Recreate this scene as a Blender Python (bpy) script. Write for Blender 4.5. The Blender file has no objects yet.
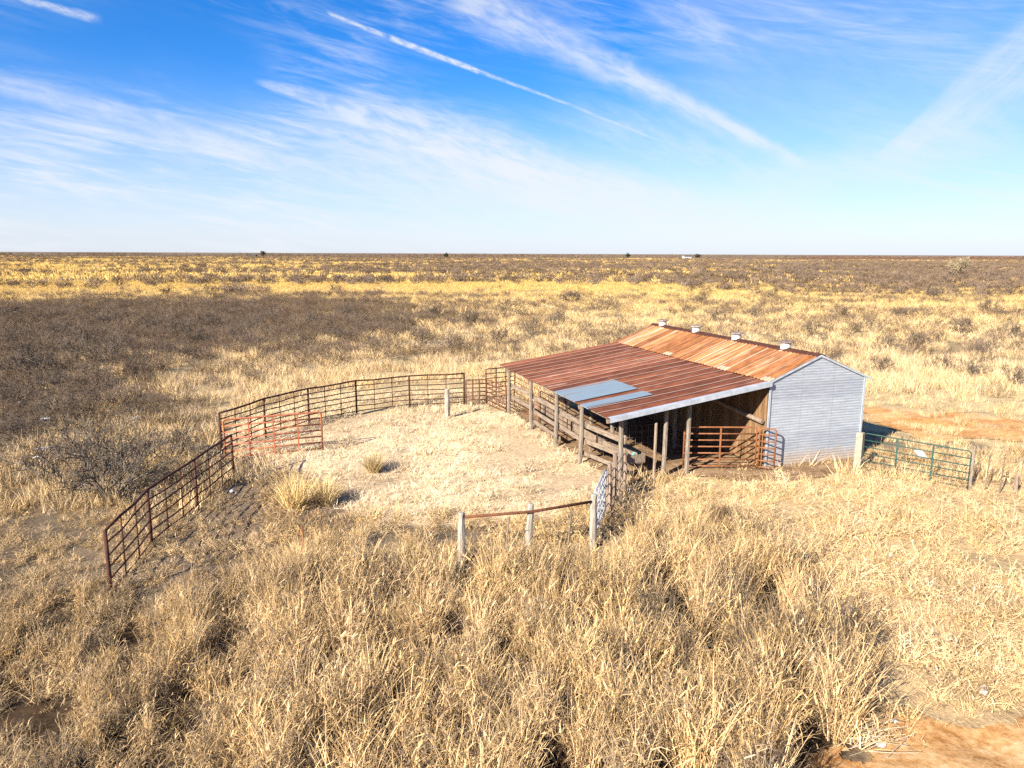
import bpy, bmesh, math, random
import numpy as np
from mathutils import Vector, Matrix

R = math.radians
random.seed(7)
rng = np.random.default_rng(11)
SC = bpy.context.scene
COL = SC.collection

# ------------------------------------------------------------------ camera model (used to survey ground positions)
F_PX = 718.0; CAM_H = 7.5; PITCH = R(10.3); ROLL = R(0.22)

def ray(x, y):
    u = (x - 512) / F_PX; v = (384 - y) / F_PX
    c, s = math.cos(ROLL), math.sin(ROLL)
    u2 = u * c - v * s; v2 = u * s + v * c
    return (u2, math.cos(PITCH) + v2 * math.sin(PITCH), -math.sin(PITCH) + v2 * math.cos(PITCH))

def at(x, y, z=0.0):
    d = ray(x, y); t = (z - CAM_H) / d[2]
    return (d[0] * t, d[1] * t, z)

def to_px(X, Y, Z=0.0):
    X = np.asarray(X, float); Y = np.asarray(Y, float)
    dz = Z - CAM_H
    depth = Y * math.cos(PITCH) - dz * math.sin(PITCH)
    depth = np.maximum(depth, 0.5)
    u = X / depth; v = (Y * math.sin(PITCH) + dz * math.cos(PITCH)) / depth
    c, s = math.cos(ROLL), math.sin(ROLL)
    a = c * u + s * v; b = -s * u + c * v
    return 512 + F_PX * a, 384 - F_PX * b

def in_poly(px, py, poly):
    inside = np.zeros(px.shape, bool)
    n = len(poly)
    for i in range(n):
        x1, y1 = poly[i]; x2, y2 = poly[(i + 1) % n]
        if y1 == y2: continue
        cond = ((y1 > py) != (y2 > py)) & (px < (x2 - x1) * (py - y1) / (y2 - y1) + x1)
        inside ^= cond
    return inside

# ------------------------------------------------------------------ value noise
_tab = np.random.default_rng(5).random((256, 256))
def vnoise(x, y):
    x = np.asarray(x, float); y = np.asarray(y, float)
    xi = np.floor(x).astype(int); yi = np.floor(y).astype(int)
    fx = x - xi; fy = y - yi
    fx = fx * fx * (3 - 2 * fx); fy = fy * fy * (3 - 2 * fy)
    g = lambda a, b: _tab[a % 256, b % 256]
    return (g(xi, yi) * (1 - fx) + g(xi + 1, yi) * fx) * (1 - fy) + (g(xi, yi + 1) * (1 - fx) + g(xi + 1, yi + 1) * fx) * fy
def fbm(x, y, o=4):
    t = 0; a = 0.5
    for k in range(o):
        t = t + a * vnoise(x * 2 ** k + 17.3 * k, y * 2 ** k + 9.1 * k); a *= 0.5
    return t / (1 - 0.5 ** o)

# barn frame
BX, BY, BTH = 8.959, 24.561, 0.319
BW, BL, EZ, AZ, LW, LZ = 4.093, 11.746, 3.148, 3.978, 6.112, 2.284
def b2w(i, a, z=0.0):
    c, s = math.cos(BTH), math.sin(BTH)
    return (BX + i * c - a * s, BY + i * s + a * c, z)
def w2b(X, Y):
    c, s = math.cos(BTH), math.sin(BTH)
    dx = X - BX; dy = Y - BY
    return dx * c + dy * s, -dx * s + dy * c

def height(X, Y):
    X = np.asarray(X, float); Y = np.asarray(Y, float)
    D = np.hypot(X, Y)
    h = 0.22 * (fbm(X / 3.1 + 3, Y / 3.1 + 8, 3) - 0.5) + 0.20 * (fbm(X / 1.25 + 21, Y / 1.25 + 5, 2) - 0.5) * np.clip((60 - D) / 20, 0, 1)
    i, a = w2b(X, Y)
    m = np.clip((np.maximum(np.maximum(-7.0 - i, i - 5.0), np.maximum(-1.0 - a, a - 13.0))) / 3.0, 0, 1)
    far = 1.0 * (fbm(X / 90.0 + 40, Y / 90.0 + 11, 3) - 0.5) * np.clip((D - 70) / 200, 0, 1)
    return h * m + far
def gz(x, y):
    return float(height(x, y))

# ------------------------------------------------------------------ materials
def new_mat(name):
    m = bpy.data.materials.new(name); m.use_nodes = True
    nt = m.node_tree; nt.nodes.clear()
    out = nt.nodes.new('ShaderNodeOutputMaterial')
    return m, nt, out
def N(nt, typ, **kw):
    n = nt.nodes.new(typ)
    for k, v in kw.items():
        if hasattr(n, k) and k not in n.inputs: setattr(n, k, v)
        else: n.inputs[k].default_value = v
    return n
def ramp(nt, stops, fac=None, interp='LINEAR'):
    r = nt.nodes.new('ShaderNodeValToRGB'); cr = r.color_ramp; cr.interpolation = interp
    cr.elements[0].position = stops[0][0]; cr.elements[0].color = (*stops[0][1], 1)
    cr.elements[1].position = stops[1][0]; cr.elements[1].color = (*stops[1][1], 1)
    for p, c in stops[2:]:
        e = cr.elements.new(p); e.color = (*c, 1)
    if fac is not None: nt.links.new(fac, r.inputs[0])
    return r
def mix(nt, fac, a, b, blend='MIX'):
    n = nt.nodes.new('ShaderNodeMix'); n.data_type = 'RGBA'; n.blend_type = blend
    for sock, v in ((n.inputs[0], fac), (n.inputs[6], a), (n.inputs[7], b)):
        if hasattr(v, 'is_linked'): nt.links.new(v, sock)
        elif isinstance(v, (int, float)): sock.default_value = v
        else: sock.default_value = (*v, 1)
    return n.outputs[2]
def coords(nt, scale=(1, 1, 1), loc=(0, 0, 0)):
    tc = nt.nodes.new('ShaderNodeTexCoord'); mp = nt.nodes.new('ShaderNodeMapping')
    mp.inputs['Scale'].default_value = scale; mp.inputs['Location'].default_value = loc
    nt.links.new(tc.outputs['Object'], mp.inputs['Vector'])
    return mp.outputs[0]
def noise(nt, vec, scale, detail=5, rough=0.6, dist=0.0):
    n = nt.nodes.new('ShaderNodeTexNoise')
    n.inputs['Scale'].default_value = scale; n.inputs['Detail'].default_value = detail
    n.inputs['Roughness'].default_value = rough; n.inputs['Distortion'].default_value = dist
    if vec is not None: nt.links.new(vec, n.inputs['Vector'])
    return n.outputs['Fac']
def mth(nt, op, a, b=None, c=None, clamp=False):
    n = nt.nodes.new('ShaderNodeMath'); n.operation = op; n.use_clamp = clamp
    for k, v in enumerate((a, b, c)):
        if v is None: continue
        if hasattr(v, 'is_linked'): nt.links.new(v, n.inputs[k])
        else: n.inputs[k].default_value = v
    return n.outputs[0]
def bsdf(nt, out, color, rough=0.8, metal=0.0, spec=0.3, bump=None, bstr=0.3, bdist=0.02):
    b = nt.nodes.new('ShaderNodeBsdfPrincipled')
    for sock, v in ((b.inputs['Base Color'], color), (b.inputs['Roughness'], rough), (b.inputs['Metallic'], metal)):
        if hasattr(v, 'is_linked'): nt.links.new(v, sock)
        elif isinstance(v, (int, float)): sock.default_value = v
        else: sock.default_value = (*v, 1)
    b.inputs['Specular IOR Level'].default_value = spec
    if bump is not None:
        bp = nt.nodes.new('ShaderNodeBump'); bp.inputs['Strength'].default_value = bstr; bp.inputs['Distance'].default_value = bdist
        nt.links.new(bump, bp.inputs['Height']); nt.links.new(bp.outputs[0], b.inputs['Normal'])
    nt.links.new(b.outputs[0], out.inputs['Surface'])
    return b

def mat_grass(name, transl=0.08):
    m, nt, out = new_mat(name)
    t = N(nt, 'ShaderNodeAttribute'); t.attribute_type = 'INSTANCER'; t.attribute_name = 'tint'
    s = N(nt, 'ShaderNodeAttribute'); s.attribute_type = 'GEOMETRY'; s.attribute_name = 'blade_tone'
    c = mix(nt, 1.0, t.outputs['Color'], s.outputs['Color'], 'MULTIPLY')
    d = N(nt, 'ShaderNodeBsdfDiffuse'); tr = N(nt, 'ShaderNodeBsdfTranslucent')
    nt.links.new(c, d.inputs['Color']); nt.links.new(c, tr.inputs['Color'])
    mx = N(nt, 'ShaderNodeMixShader'); mx.inputs[0].default_value = transl
    nt.links.new(d.outputs[0], mx.inputs[1]); nt.links.new(tr.outputs[0], mx.inputs[2])
    nt.links.new(mx.outputs[0], out.inputs['Surface'])
    return m
def mat_clump(name, col):
    m, nt, out = new_mat(name)
    s = N(nt, 'ShaderNodeAttribute'); s.attribute_type = 'GEOMETRY'; s.attribute_name = 'blade_tone'
    c = mix(nt, 1.0, col, s.outputs['Color'], 'MULTIPLY')
    d = N(nt, 'ShaderNodeBsdfDiffuse'); nt.links.new(c, d.inputs['Color'])
    nt.links.new(d.outputs[0], out.inputs['Surface'])
    return m
def mat_simple(name, c1, c2, scale=8, rough=0.85, stretch=(1, 1, 1), spec=0.2, bump=0.3, metal=0.0, lo=0.35, hi=0.65, detail=6):
    m, nt, out = new_mat(name)
    v = coords(nt, stretch); f = noise(nt, v, scale, detail, 0.65)
    r = ramp(nt, [(lo, c1), (hi, c2)], f)
    bsdf(nt, out, r.outputs[0], rough, metal, spec, f, bump, 0.02)
    return m

M = {}
M['grass'] = mat_grass('dry_grass_blades')
M['twig_near'] = mat_simple('shrub_bark', (.07, .052, .038), (.15, .115, .085), 9, 0.95)
def mat_twig():
    m, nt, out = new_mat('brush_twigs')
    t = N(nt, 'ShaderNodeAttribute'); t.attribute_type = 'INSTANCER'; t.attribute_name = 'tint'
    d = N(nt, 'ShaderNodeBsdfDiffuse'); nt.links.new(t.outputs['Color'], d.inputs['Color'])
    nt.links.new(d.outputs[0], out.inputs['Surface']); return m
M['twig'] = mat_twig()
M['twig_grey'] = mat_simple('grey_shrub_bark', (.065, .05, .037), (.15, .12, .09), 9, 0.95)
M['pale_twig'] = mat_simple('pale_bark', (.22, .175, .10), (.34, .275, .17), 1.2, 0.95)
M['dark_leaf'] = mat_simple('evergreen_leaf', (.022, .03, .018), (.055, .06, .035), 0.8, 0.95)
M['bark'] = mat_simple('dark_bark', (.05, .04, .03), (.10, .08, .06), 1.5, 0.95)
M['pipe_rust'] = mat_simple('dark_rusted_pipe', (.035, .016, .011), (.095, .036, .021), 7, 0.8, bump=0.5)
M['orange_rust'] = mat_simple('orange_rusted_pipe', (.15, .058, .024), (.28, .112, .048), 6, 0.7, bump=0.4)
M['red_panel'] = mat_simple('red_painted_pipe', (.26, .08, .038), (.40, .14, .07), 5, 0.6, bump=0.3)
M['rail_rust'] = mat_simple('brown_rusted_pipe', (.075, .03, .018), (.18, .068, .032), 6, 0.8, bump=0.5)
M['green_pipe'] = mat_simple('green_painted_pipe', (.016, .05, .04), (.04, .09, .07), 5, 0.5, bump=0.2)
M['white_pipe'] = mat_simple('white_painted_pipe', (.28, .29, .31), (.48, .48, .49), 6, 0.5, bump=0.2)
M['wire'] = mat_simple('rusted_wire', (.10, .07, .05), (.20, .14, .10), 5, 0.7)
M['grey_wood'] = mat_simple('weathered_grey_wood', (.11, .088, .068), (.27, .222, .172), 5, 0.95, (6, 6, .7), bump=0.9)
M['pale_wood'] = mat_simple('bleached_wood', (.20, .172, .135), (.40, .355, .29), 5, 0.95, (6, 6, .7), bump=0.9)
M['brown_wood'] = mat_simple('weathered_brown_wood', (.14, .095, .065), (.33, .25, .185), 5, 0.95, (6, 6, .7), bump=0.9)
M['plank_wood'] = mat_simple('weathered_plank', (.12, .088, .062), (.28, .215, .155), 4, 0.95, (5, .6, 5), bump=0.9)
M['concrete'] = mat_simple('pale_post_paint', (.21, .18, .13), (.34, .295, .225), 6, 0.9, bump=0.5)
M['white_plastic'] = mat_simple('white_plastic', (.40, .41, .43), (.66, .67, .69), 6, 0.5)
M['snow'] = mat_simple('old_snow', (.40, .42, .46), (.66, .68, .72), 6, 0.8)
M['zinc'] = mat_simple('galvanized_trim', (.25, .275, .30), (.38, .405, .44), 4, 0.45, (1, 1, 1), 0.5, 0.2)
M['vent_white'] = mat_simple('white_vent_paint', (.34, .30, .26), (.66, .65, .63), 6, 0.5)
M['vent_cap'] = mat_simple('rusty_vent_cap', (.09, .055, .038), (.30, .24, .20), 5, 0.7)
M['house_wall'] = mat_simple('far_house_wall', (.55, .54, .52), (.70, .69, .66), .5, .9)
M['house_roof'] = mat_simple('far_house_roof', (.06, .055, .05), (.10, .09, .08), .5, .9)
M['dark_glass'] = mat_simple('far_window', (.03, .035, .04), (.05, .055, .06), .5, .3)
M['rock_brush'] = mat_simple('dark_dead_brush', (.035, .027, .02), (.09, .07, .052), 4, .95)
M['turquoise'] = mat_simple('turquoise_plastic', (.10, .36, .34), (.18, .46, .42), 5, .6)

def mat_board():
    m, nt, out = new_mat('vertical_boards')
    s = N(nt, 'ShaderNodeAttribute'); s.attribute_type = 'GEOMETRY'; s.attribute_name = 'blade_tone'
    v = coords(nt, (8, 8, .7)); f = noise(nt, v, 4, 6, .7)
    r = ramp(nt, [(.3, (.11, .06, .03)), (.7, (.33, .20, .10))], f)
    c = mix(nt, 1.0, r.outputs[0], s.outputs['Color'], 'MULTIPLY')
    bsdf(nt, out, c, .95, 0, .1, f, .8, .02); return m
M['board'] = mat_board()

def mat_siding():
    m, nt, out = new_mat('corrugated_zinc_siding')
    v = coords(nt); f1 = noise(nt, coords(nt, (.7, .7, 5)), 2.2, 6, .65); f2 = noise(nt, v, 9, 4, .6)
    base = ramp(nt, [(.30, (.28, .31, .345)), (.55, (.37, .40, .435)), (.75, (.45, .475, .50))], f1)
    # sheet seams every 0.62 m of height: each course has its own tone
    sp = N(nt, 'ShaderNodeSeparateXYZ'); nt.links.new(v, sp.inputs[0])
    fl = mth(nt, 'FLOOR', mth(nt, 'DIVIDE', sp.outputs['Z'], .62))
    wn = N(nt, 'ShaderNodeTexWhiteNoise', noise_dimensions='1D'); nt.links.new(fl, wn.inputs['W'])
    tone = ramp(nt, [(0, (.88, .88, .89)), (1, (1.04, 1.04, 1.03))], wn.outputs['Value'])
    c = mix(nt, 1.0, base.outputs[0], tone.outputs[0], 'MULTIPLY')
    # rust and soil stains low on the wall and a few streaks
    lowz = mth(nt, 'SUBTRACT', .75, sp.outputs['Z']); st = mth(nt, 'ADD', mth(nt, 'MULTIPLY', lowz, 1.0), mth(nt, 'SUBTRACT', f2, .62))
    stf = mth(nt, 'MULTIPLY', st, 2.2, clamp=True)
    c = mix(nt, mth(nt, 'MINIMUM', stf, .55), c, (.40, .29, .19))
    sk = noise(nt, coords(nt, (5, 5, .35)), 2.5, 4, .6)
    skf = mth(nt, 'MULTIPLY', mth(nt, 'SUBTRACT', sk, .60), 2.6, clamp=True)
    c = mix(nt, mth(nt, 'MINIMUM', skf, .5), c, (.33, .24, .17))
    for jx in (1.37, 2.74):
        jd = mth(nt, 'LESS_THAN', mth(nt, 'ABSOLUTE', mth(nt, 'SUBTRACT', sp.outputs['X'], jx)), .014)
        c = mix(nt, mth(nt, 'MULTIPLY', jd, .35), c, (.22, .20, .19))
    bsdf(nt, out, c, .55, .25, .4, f2, .12, .01); return m
M['siding'] = mat_siding()

def mat_roof(name, rust_a, rust_b, pale, pale_amt, sheet=.66, seed=0.0, lowx=-9):
    """rusted ribbed sheets; local Y runs along the building so sheets repeat in Y and streaks run along X"""
    m, nt, out = new_mat(name)
    v = coords(nt, (1, 1, 1), (0, seed, 0)); sp = N(nt, 'ShaderNodeSeparateXYZ'); nt.links.new(v, sp.inputs[0])
    yy = mth(nt, 'DIVIDE', sp.outputs['Y'], sheet); fl = mth(nt, 'FLOOR', yy); fr = mth(nt, 'FRACT', yy)
    # sheet lengths along the slope: second row offset
    xr = mth(nt, 'FLOOR', mth(nt, 'DIVIDE', sp.outputs['X'], 3.05))
    w = mth(nt, 'ADD', fl, .13)
    wn = N(nt, 'ShaderNodeTexWhiteNoise', noise_dimensions='1D'); nt.links.new(w, wn.inputs['W'])
    streak = noise(nt, coords(nt, (.11, 7.5, .11), (seed, 0, 0)), 1.5, 7, .72)
    fine = noise(nt, coords(nt, (.5, 9, .5), (seed, 2, 0)), 2.5, 6, .75)
    blot = noise(nt, coords(nt, (.5, 2.6, .5), (seed, 5, 0)), 1.2, 6, .65)
    rust = ramp(nt, [(.3, rust_a), (.7, rust_b)], mth(nt, 'ADD', mth(nt, 'MULTIPLY', fine, .6), mth(nt, 'MULTIPLY', wn.outputs['Value'], .4)))
    tone = ramp(nt, [(0, (.88, .88, .88)), (1, (1.08, 1.07, 1.06))], wn.outputs['Value'])
    rc = mix(nt, 1.0, rust.outputs[0], tone.outputs[0], 'MULTIPLY')
    mot = noise(nt, coords(nt, (.9, 2.2, .9), (seed, 9, 0)), 1.6, 7, .7)
    rc = mix(nt, 1.0, rc, ramp(nt, [(.36, (.52, .46, .42)), (.62, (1.12, 1.12, 1.12))], mot).outputs[0], 'MULTIPLY')
    p = mth(nt, 'ADD', mth(nt, 'MULTIPLY', streak, 1.0), mth(nt, 'MULTIPLY', blot, .7))
    p = mth(nt, 'ADD', p, mth(nt, 'MULTIPLY', wn.outputs['Value'], .14))
    p = mth(nt, 'MULTIPLY', mth(nt, 'SUBTRACT', p, 1.32 - pale_amt), 4.5, clamp=True)
    if lowx > -5:      # bare zinc showing at the lower ends of some sheets
        wn2 = N(nt, 'ShaderNodeTexWhiteNoise', noise_dimensions='1D'); nt.links.new(mth(nt, 'ADD', fl, .37), wn2.inputs['W'])
        low = mth(nt, 'LESS_THAN', mth(nt, 'ADD', sp.outputs['X'], mth(nt, 'MULTIPLY', fine, .25)), lowx)
        p = mth(nt, 'MAXIMUM', p, mth(nt, 'MULTIPLY', low, mth(nt, 'MULTIPLY', mth(nt, 'GREATER_THAN', wn2.outputs['Value'], .66), .62)))
    c = mix(nt, mth(nt, 'MULTIPLY', p, .78), rc, pale)
    seam = mth(nt, 'LESS_THAN', fr, .10)
    c = mix(nt, mth(nt, 'MULTIPLY', seam, .7), c, tuple(x * .35 for x in rust_a))
    seam2 = mth(nt, 'MULTIPLY', mth(nt, 'LESS_THAN', fr, .22), mth(nt, 'GREATER_THAN', fr, .10))
    c = mix(nt, mth(nt, 'MULTIPLY', mth(nt, 'MULTIPLY', seam2, streak), .75), c, pale)
    bsdf(nt, out, c, .62, 0.0, .35, fine, .2, .01); return m
M['roof_main'] = mat_roof('orange_rusted_roof', (.25, .095, .030), (.40, .17, .058), (.55, .44, .32), .33, .68, 3.0, .26)
M['roof_lean'] = mat_roof('red_rusted_roof', (.120, .040, .018), (.225, .078, .036), (.48, .36, .29), .29, .66, 0.0)
M['patch'] = mat_simple('bluish_patch_sheet', (.135, .18, .215), (.18, .225, .26), 3, .5, (.4, 5, 1), .4, .1)

def mat_ground():
    m, nt, out = new_mat('pasture_ground')
    a = N(nt, 'ShaderNodeAttribute'); a.attribute_type = 'GEOMETRY'; a.attribute_name = 'soil'
    v = coords(nt); f1 = noise(nt, v, 7, 6, .7); f2 = noise(nt, v, 1.1, 5, .6); f3 = noise(nt, coords(nt, (.25, 1, 1)), .06, 6, .65)
    t = mth(nt, 'ADD', mth(nt, 'MULTIPLY', f1, .55), mth(nt, 'ADD', mth(nt, 'MULTIPLY', f2, .3), mth(nt, 'MULTIPLY', f3, .35)))
    r = ramp(nt, [(.42, (.42, .40, .38)), (.60, (.95, .95, .95)), (.75, (1.4, 1.38, 1.3))], t)
    c = mix(nt, 1.0, a.outputs['Color'], r.outputs[0], 'MULTIPLY')
    bsdf(nt, out, c, .98, 0, .05, f1, .8, .06); return m
M['ground'] = mat_ground()
def mat_dirt(name, c1, c2, c3):
    m, nt, out = new_mat(name)
    v = coords(nt); f1 = noise(nt, v, 5, 7, .72); f2 = noise(nt, coords(nt, (.5, 1, 1)), .8, 5, .6)
    t = mth(nt, 'ADD', mth(nt, 'MULTIPLY', f1, .5), mth(nt, 'MULTIPLY', f2, .5))
    r = ramp(nt, [(.40, c1), (.5, c2), (.60, c3)], t)
    bsdf(nt, out, r.outputs[0], .97, 0, .05, f1, .6, .06); return m
M['red_dirt'] = mat_dirt('red_sandy_dirt', (.37, .165, .05), (.49, .26, .10), (.56, .37, .19))
M['pale_sand'] = mat_dirt('pale_road_sand', (.31, .14, .042), (.50, .28, .115), (.60, .42, .22))
M['rut_dirt'] = mat_dirt('dark_orange_rut', (.20, .085, .025), (.34, .155, .045), (.46, .25, .09))
M['brown_dirt'] = mat_dirt('brown_dirt', (.13, .075, .04), (.23, .145, .08), (.34, .23, .135))
M['field_red'] = mat_dirt('bare_red_field', (.12, .05, .028), (.17, .07, .04), (.22, .10, .06))

# ------------------------------------------------------------------ object helpers
def tag(o, label=None, cat=None, group=None, kind=None):
    if label: o['label'] = label
    if cat: o['category'] = cat
    if group: o['group'] = group
    if kind: o['kind'] = kind
    return o
def empty(name, loc, rz=0.0):
    o = bpy.data.objects.new(name, None); COL.objects.link(o)
    o.location = loc; o.rotation_euler = (0, 0, rz); o.empty_display_size = .3
    return o
def link_mesh(name, me, mat=None, parent=None, loc=None, smooth=False):
    o = bpy.data.objects.new(name, me); COL.objects.link(o)
    if mat is not None: me.materials.append(mat)
    if parent is not None: o.parent = parent
    if loc is not None: o.location = loc
    if smooth and len(me.polygons): me.polygons.foreach_set('use_smooth', [True] * len(me.polygons))
    return o

class MB:
    def __init__(s): s.v = []; s.f = []; s.tone = []
    def quad(s, pts, t=1.0):
        b = len(s.v); s.v += [tuple(p) for p in pts]; s.f.append(tuple(range(b, b + len(pts)))); s.tone += [t] * len(pts)
    def box(s, x0, x1, y0, y1, z0, z1, t=1.0, mat=None):
        b = len(s.v)
        P = [(x0, y0, z0), (x1, y0, z0), (x1, y1, z0), (x0, y1, z0), (x0, y0, z1), (x1, y0, z1), (x1, y1, z1), (x0, y1, z1)]
        if mat is not None: P = [tuple(mat @ Vector(p)) for p in P]
        s.v += P; s.tone += [t] * 8
        s.f += [tuple(b + k for k in q) for q in ((0, 3, 2, 1), (4, 5, 6, 7), (0, 1, 5, 4), (1, 2, 6, 5), (2, 3, 7, 6), (3, 0, 4, 7))]
    def beam(s, p0, p1, w, h, roll=0.0, t=1.0):
        """rectangular bar from p0 to p1"""
        p0 = Vector(p0); p1 = Vector(p1); d = p1 - p0; L = d.length
        q = d.to_track_quat('X', 'Z').to_matrix().to_4x4()
        s.box(0, L, -w / 2, w / 2, -h / 2, h / 2, t, Matrix.Translation(p0) @ q @ Matrix.Rotation(roll, 4, 'X'))
    def tube(s, pts, r, n=6, caps=True, t=1.0):
        pts = [Vector(p) for p in pts]; rs = r if isinstance(r, (list, tuple)) else [r] * len(pts)
        b0 = len(s.v); up = None
        for k, p in enumerate(pts):
            d = (pts[min(k + 1, len(pts) - 1)] - pts[max(k - 1, 0)]).normalized()
            ref = Vector((0, 0, 1)) if abs(d.z) < .9 else Vector((1, 0, 0))
            a = d.cross(ref).normalized() if up is None else (up - d * up.dot(d)).normalized()
            up = a; c = d.cross(a)
            for j in range(n):
                an = 2 * math.pi * j / n
                s.v.append(tuple(p + (a * math.cos(an) + c * math.sin(an)) * rs[k])); s.tone.append(t)
        for k in range(len(pts) - 1):
            for j in range(n):
                A = b0 + k * n + j; B = b0 + k * n + (j + 1) % n
                s.f.append((A, B, B + n, A + n))
        if caps:
            s.f.append(tuple(b0 + j for j in range(n))[::-1]); e = b0 + (len(pts) - 1) * n
            s.f.append(tuple(e + j for j in range(n)))
    def mesh(s, name):
        me = bpy.data.meshes.new(name); me.from_pydata(s.v, [], s.f); me.update()
        if any(x != 1.0 for x in s.tone):
            a = me.attributes.new('blade_tone', 'FLOAT_COLOR', 'POINT')
            t = np.ones((len(s.v), 4), np.float32); t[:, :3] = np.array(s.tone, np.float32)[:, None]
            a.data.foreach_set('color', t.ravel())
        return me
    def build(s, name, mat, parent=None, loc=None, smooth=False):
        return link_mesh(name, s.mesh(name), mat, parent, loc, smooth)

# ------------------------------------------------------------------ render / camera / light
SC.render.resolution_x = 1024; SC.render.resolution_y = 768
SC.view_settings.view_transform = 'Standard'; SC.view_settings.look = 'None'
SC.view_settings.exposure = 1.45; SC.view_settings.gamma = 1.0
SC.render.engine = 'CYCLES'
SC.cycles.max_bounces = 3; SC.cycles.diffuse_bounces = 2; SC.cycles.glossy_bounces = 2; SC.cycles.transmission_bounces = 3
SC.cycles.transparent_max_bounces = 4
SC.cycles.use_denoising = False
cam = bpy.data.cameras.new('camera'); camo = bpy.data.objects.new('camera', cam); COL.objects.link(camo)
cam.sensor_width = 36.0; cam.lens = 36.0 * F_PX / 1024.0; cam.clip_end = 60000; cam.clip_start = .1
camo.location = (0, 0, CAM_H)
Mx = Matrix.Rotation(math.pi / 2 - PITCH, 4, 'X') @ Matrix.Rotation(ROLL, 4, 'Z')
camo.rotation_euler = Mx.to_euler()
SC.camera = camo

SUN_EL = R(28.0); sh = Vector((-.65, -.76, 0)).normalized()
to_sun = Vector((sh.x * math.cos(SUN_EL), sh.y * math.cos(SUN_EL), math.sin(SUN_EL)))
sl = bpy.data.lights.new('sun', 'SUN'); sl.energy = 5.0; sl.angle = R(.53); sl.color = (1.0, .93, .82)
so = bpy.data.objects.new('sun', sl); COL.objects.link(so); so.location = (-40, -50, 40)
so.rotation_euler = (-to_sun).to_track_quat('-Z', 'Y').to_euler()

# ------------------------------------------------------------------ sky: Nishita plus cirrus and contrails laid on the dome by direction
W = bpy.data.worlds.new('World'); SC.world = W; W.cycles.sampling_method = 'MANUAL'; W.cycles.sample_map_resolution = 128; W.use_nodes = True
wt = W.node_tree; wt.nodes.clear()
wo = wt.nodes.new('ShaderNodeOutputWorld'); bg = wt.nodes.new('ShaderNodeBackground')
sky = wt.nodes.new('ShaderNodeTexSky'); sky.sky_type = 'NISHITA'; sky.sun_disc = False
sky.sun_elevation = SUN_EL; sky.sun_rotation = math.atan2(to_sun.x, to_sun.y)
sky.altitude = 900; sky.air_density = 1.0; sky.dust_density = .6; sky.ozone_density = 3.0
tcw = wt.nodes.new('ShaderNodeTexCoord'); DIR = tcw.outputs['Generated']
def dotc(vec):
    n = wt.nodes.new('ShaderNodeVectorMath'); n.operation = 'DOT_PRODUCT'
    wt.links.new(DIR, n.inputs[0]); n.inputs[1].default_value = vec; return n.outputs['Value']
def dirpx(x, y): return Vector(ray(x, y)).normalized()
sxyz = wt.nodes.new('ShaderNodeSeparateXYZ'); wt.links.new(DIR, sxyz.inputs[0]); DZ = sxyz.outputs['Z']
def wsm(v, a, b):
    n = wt.nodes.new('ShaderNodeMapRange'); n.interpolation_type = 'SMOOTHSTEP'
    wt.links.new(v, n.inputs['Value']); n.inputs['From Min'].default_value = a; n.inputs['From Max'].default_value = b
    return n.outputs['Result']
def comb(a, b, c=0.0):
    n = wt.nodes.new('ShaderNodeCombineXYZ')
    for k, v in enumerate((a, b, c)):
        if hasattr(v, 'is_linked'): wt.links.new(v, n.inputs[k])
        else: n.inputs[k].default_value = v
    return n.outputs[0]
_da, _db = dirpx(100, 95), dirpx(620, 215)
def frame_noise(pa, pb, su, sv, detail, seed):
    a_ = dirpx(*pa); b_ = dirpx(*pb); n_ = a_.cross(b_).normalized(); n_ = -n_ if n_.z < 0 else n_
    return noise(wt, comb(mth(wt, 'MULTIPLY', dotc(n_.cross(a_)), su), mth(wt, 'MULTIPLY', dotc(n_), sv), seed), 1.0, detail, .65, .4)
NZ_L = frame_noise((450, -12), (806, 166), 22, 75, 4, 2.0)       # combed along the trails that fall to the right
NZ_R = frame_noise((1060, 6), (872, 160), 18, 70, 4, 4.0)        # and along the one that falls to the left
NZ_F = frame_noise((326, 12), (665, 143), 90, 260, 3, 6.0)       # fine lumps of the fresh trail
WOB = frame_noise((326, 12), (665, 143), 30, 5, 2, 8.0)
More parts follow.
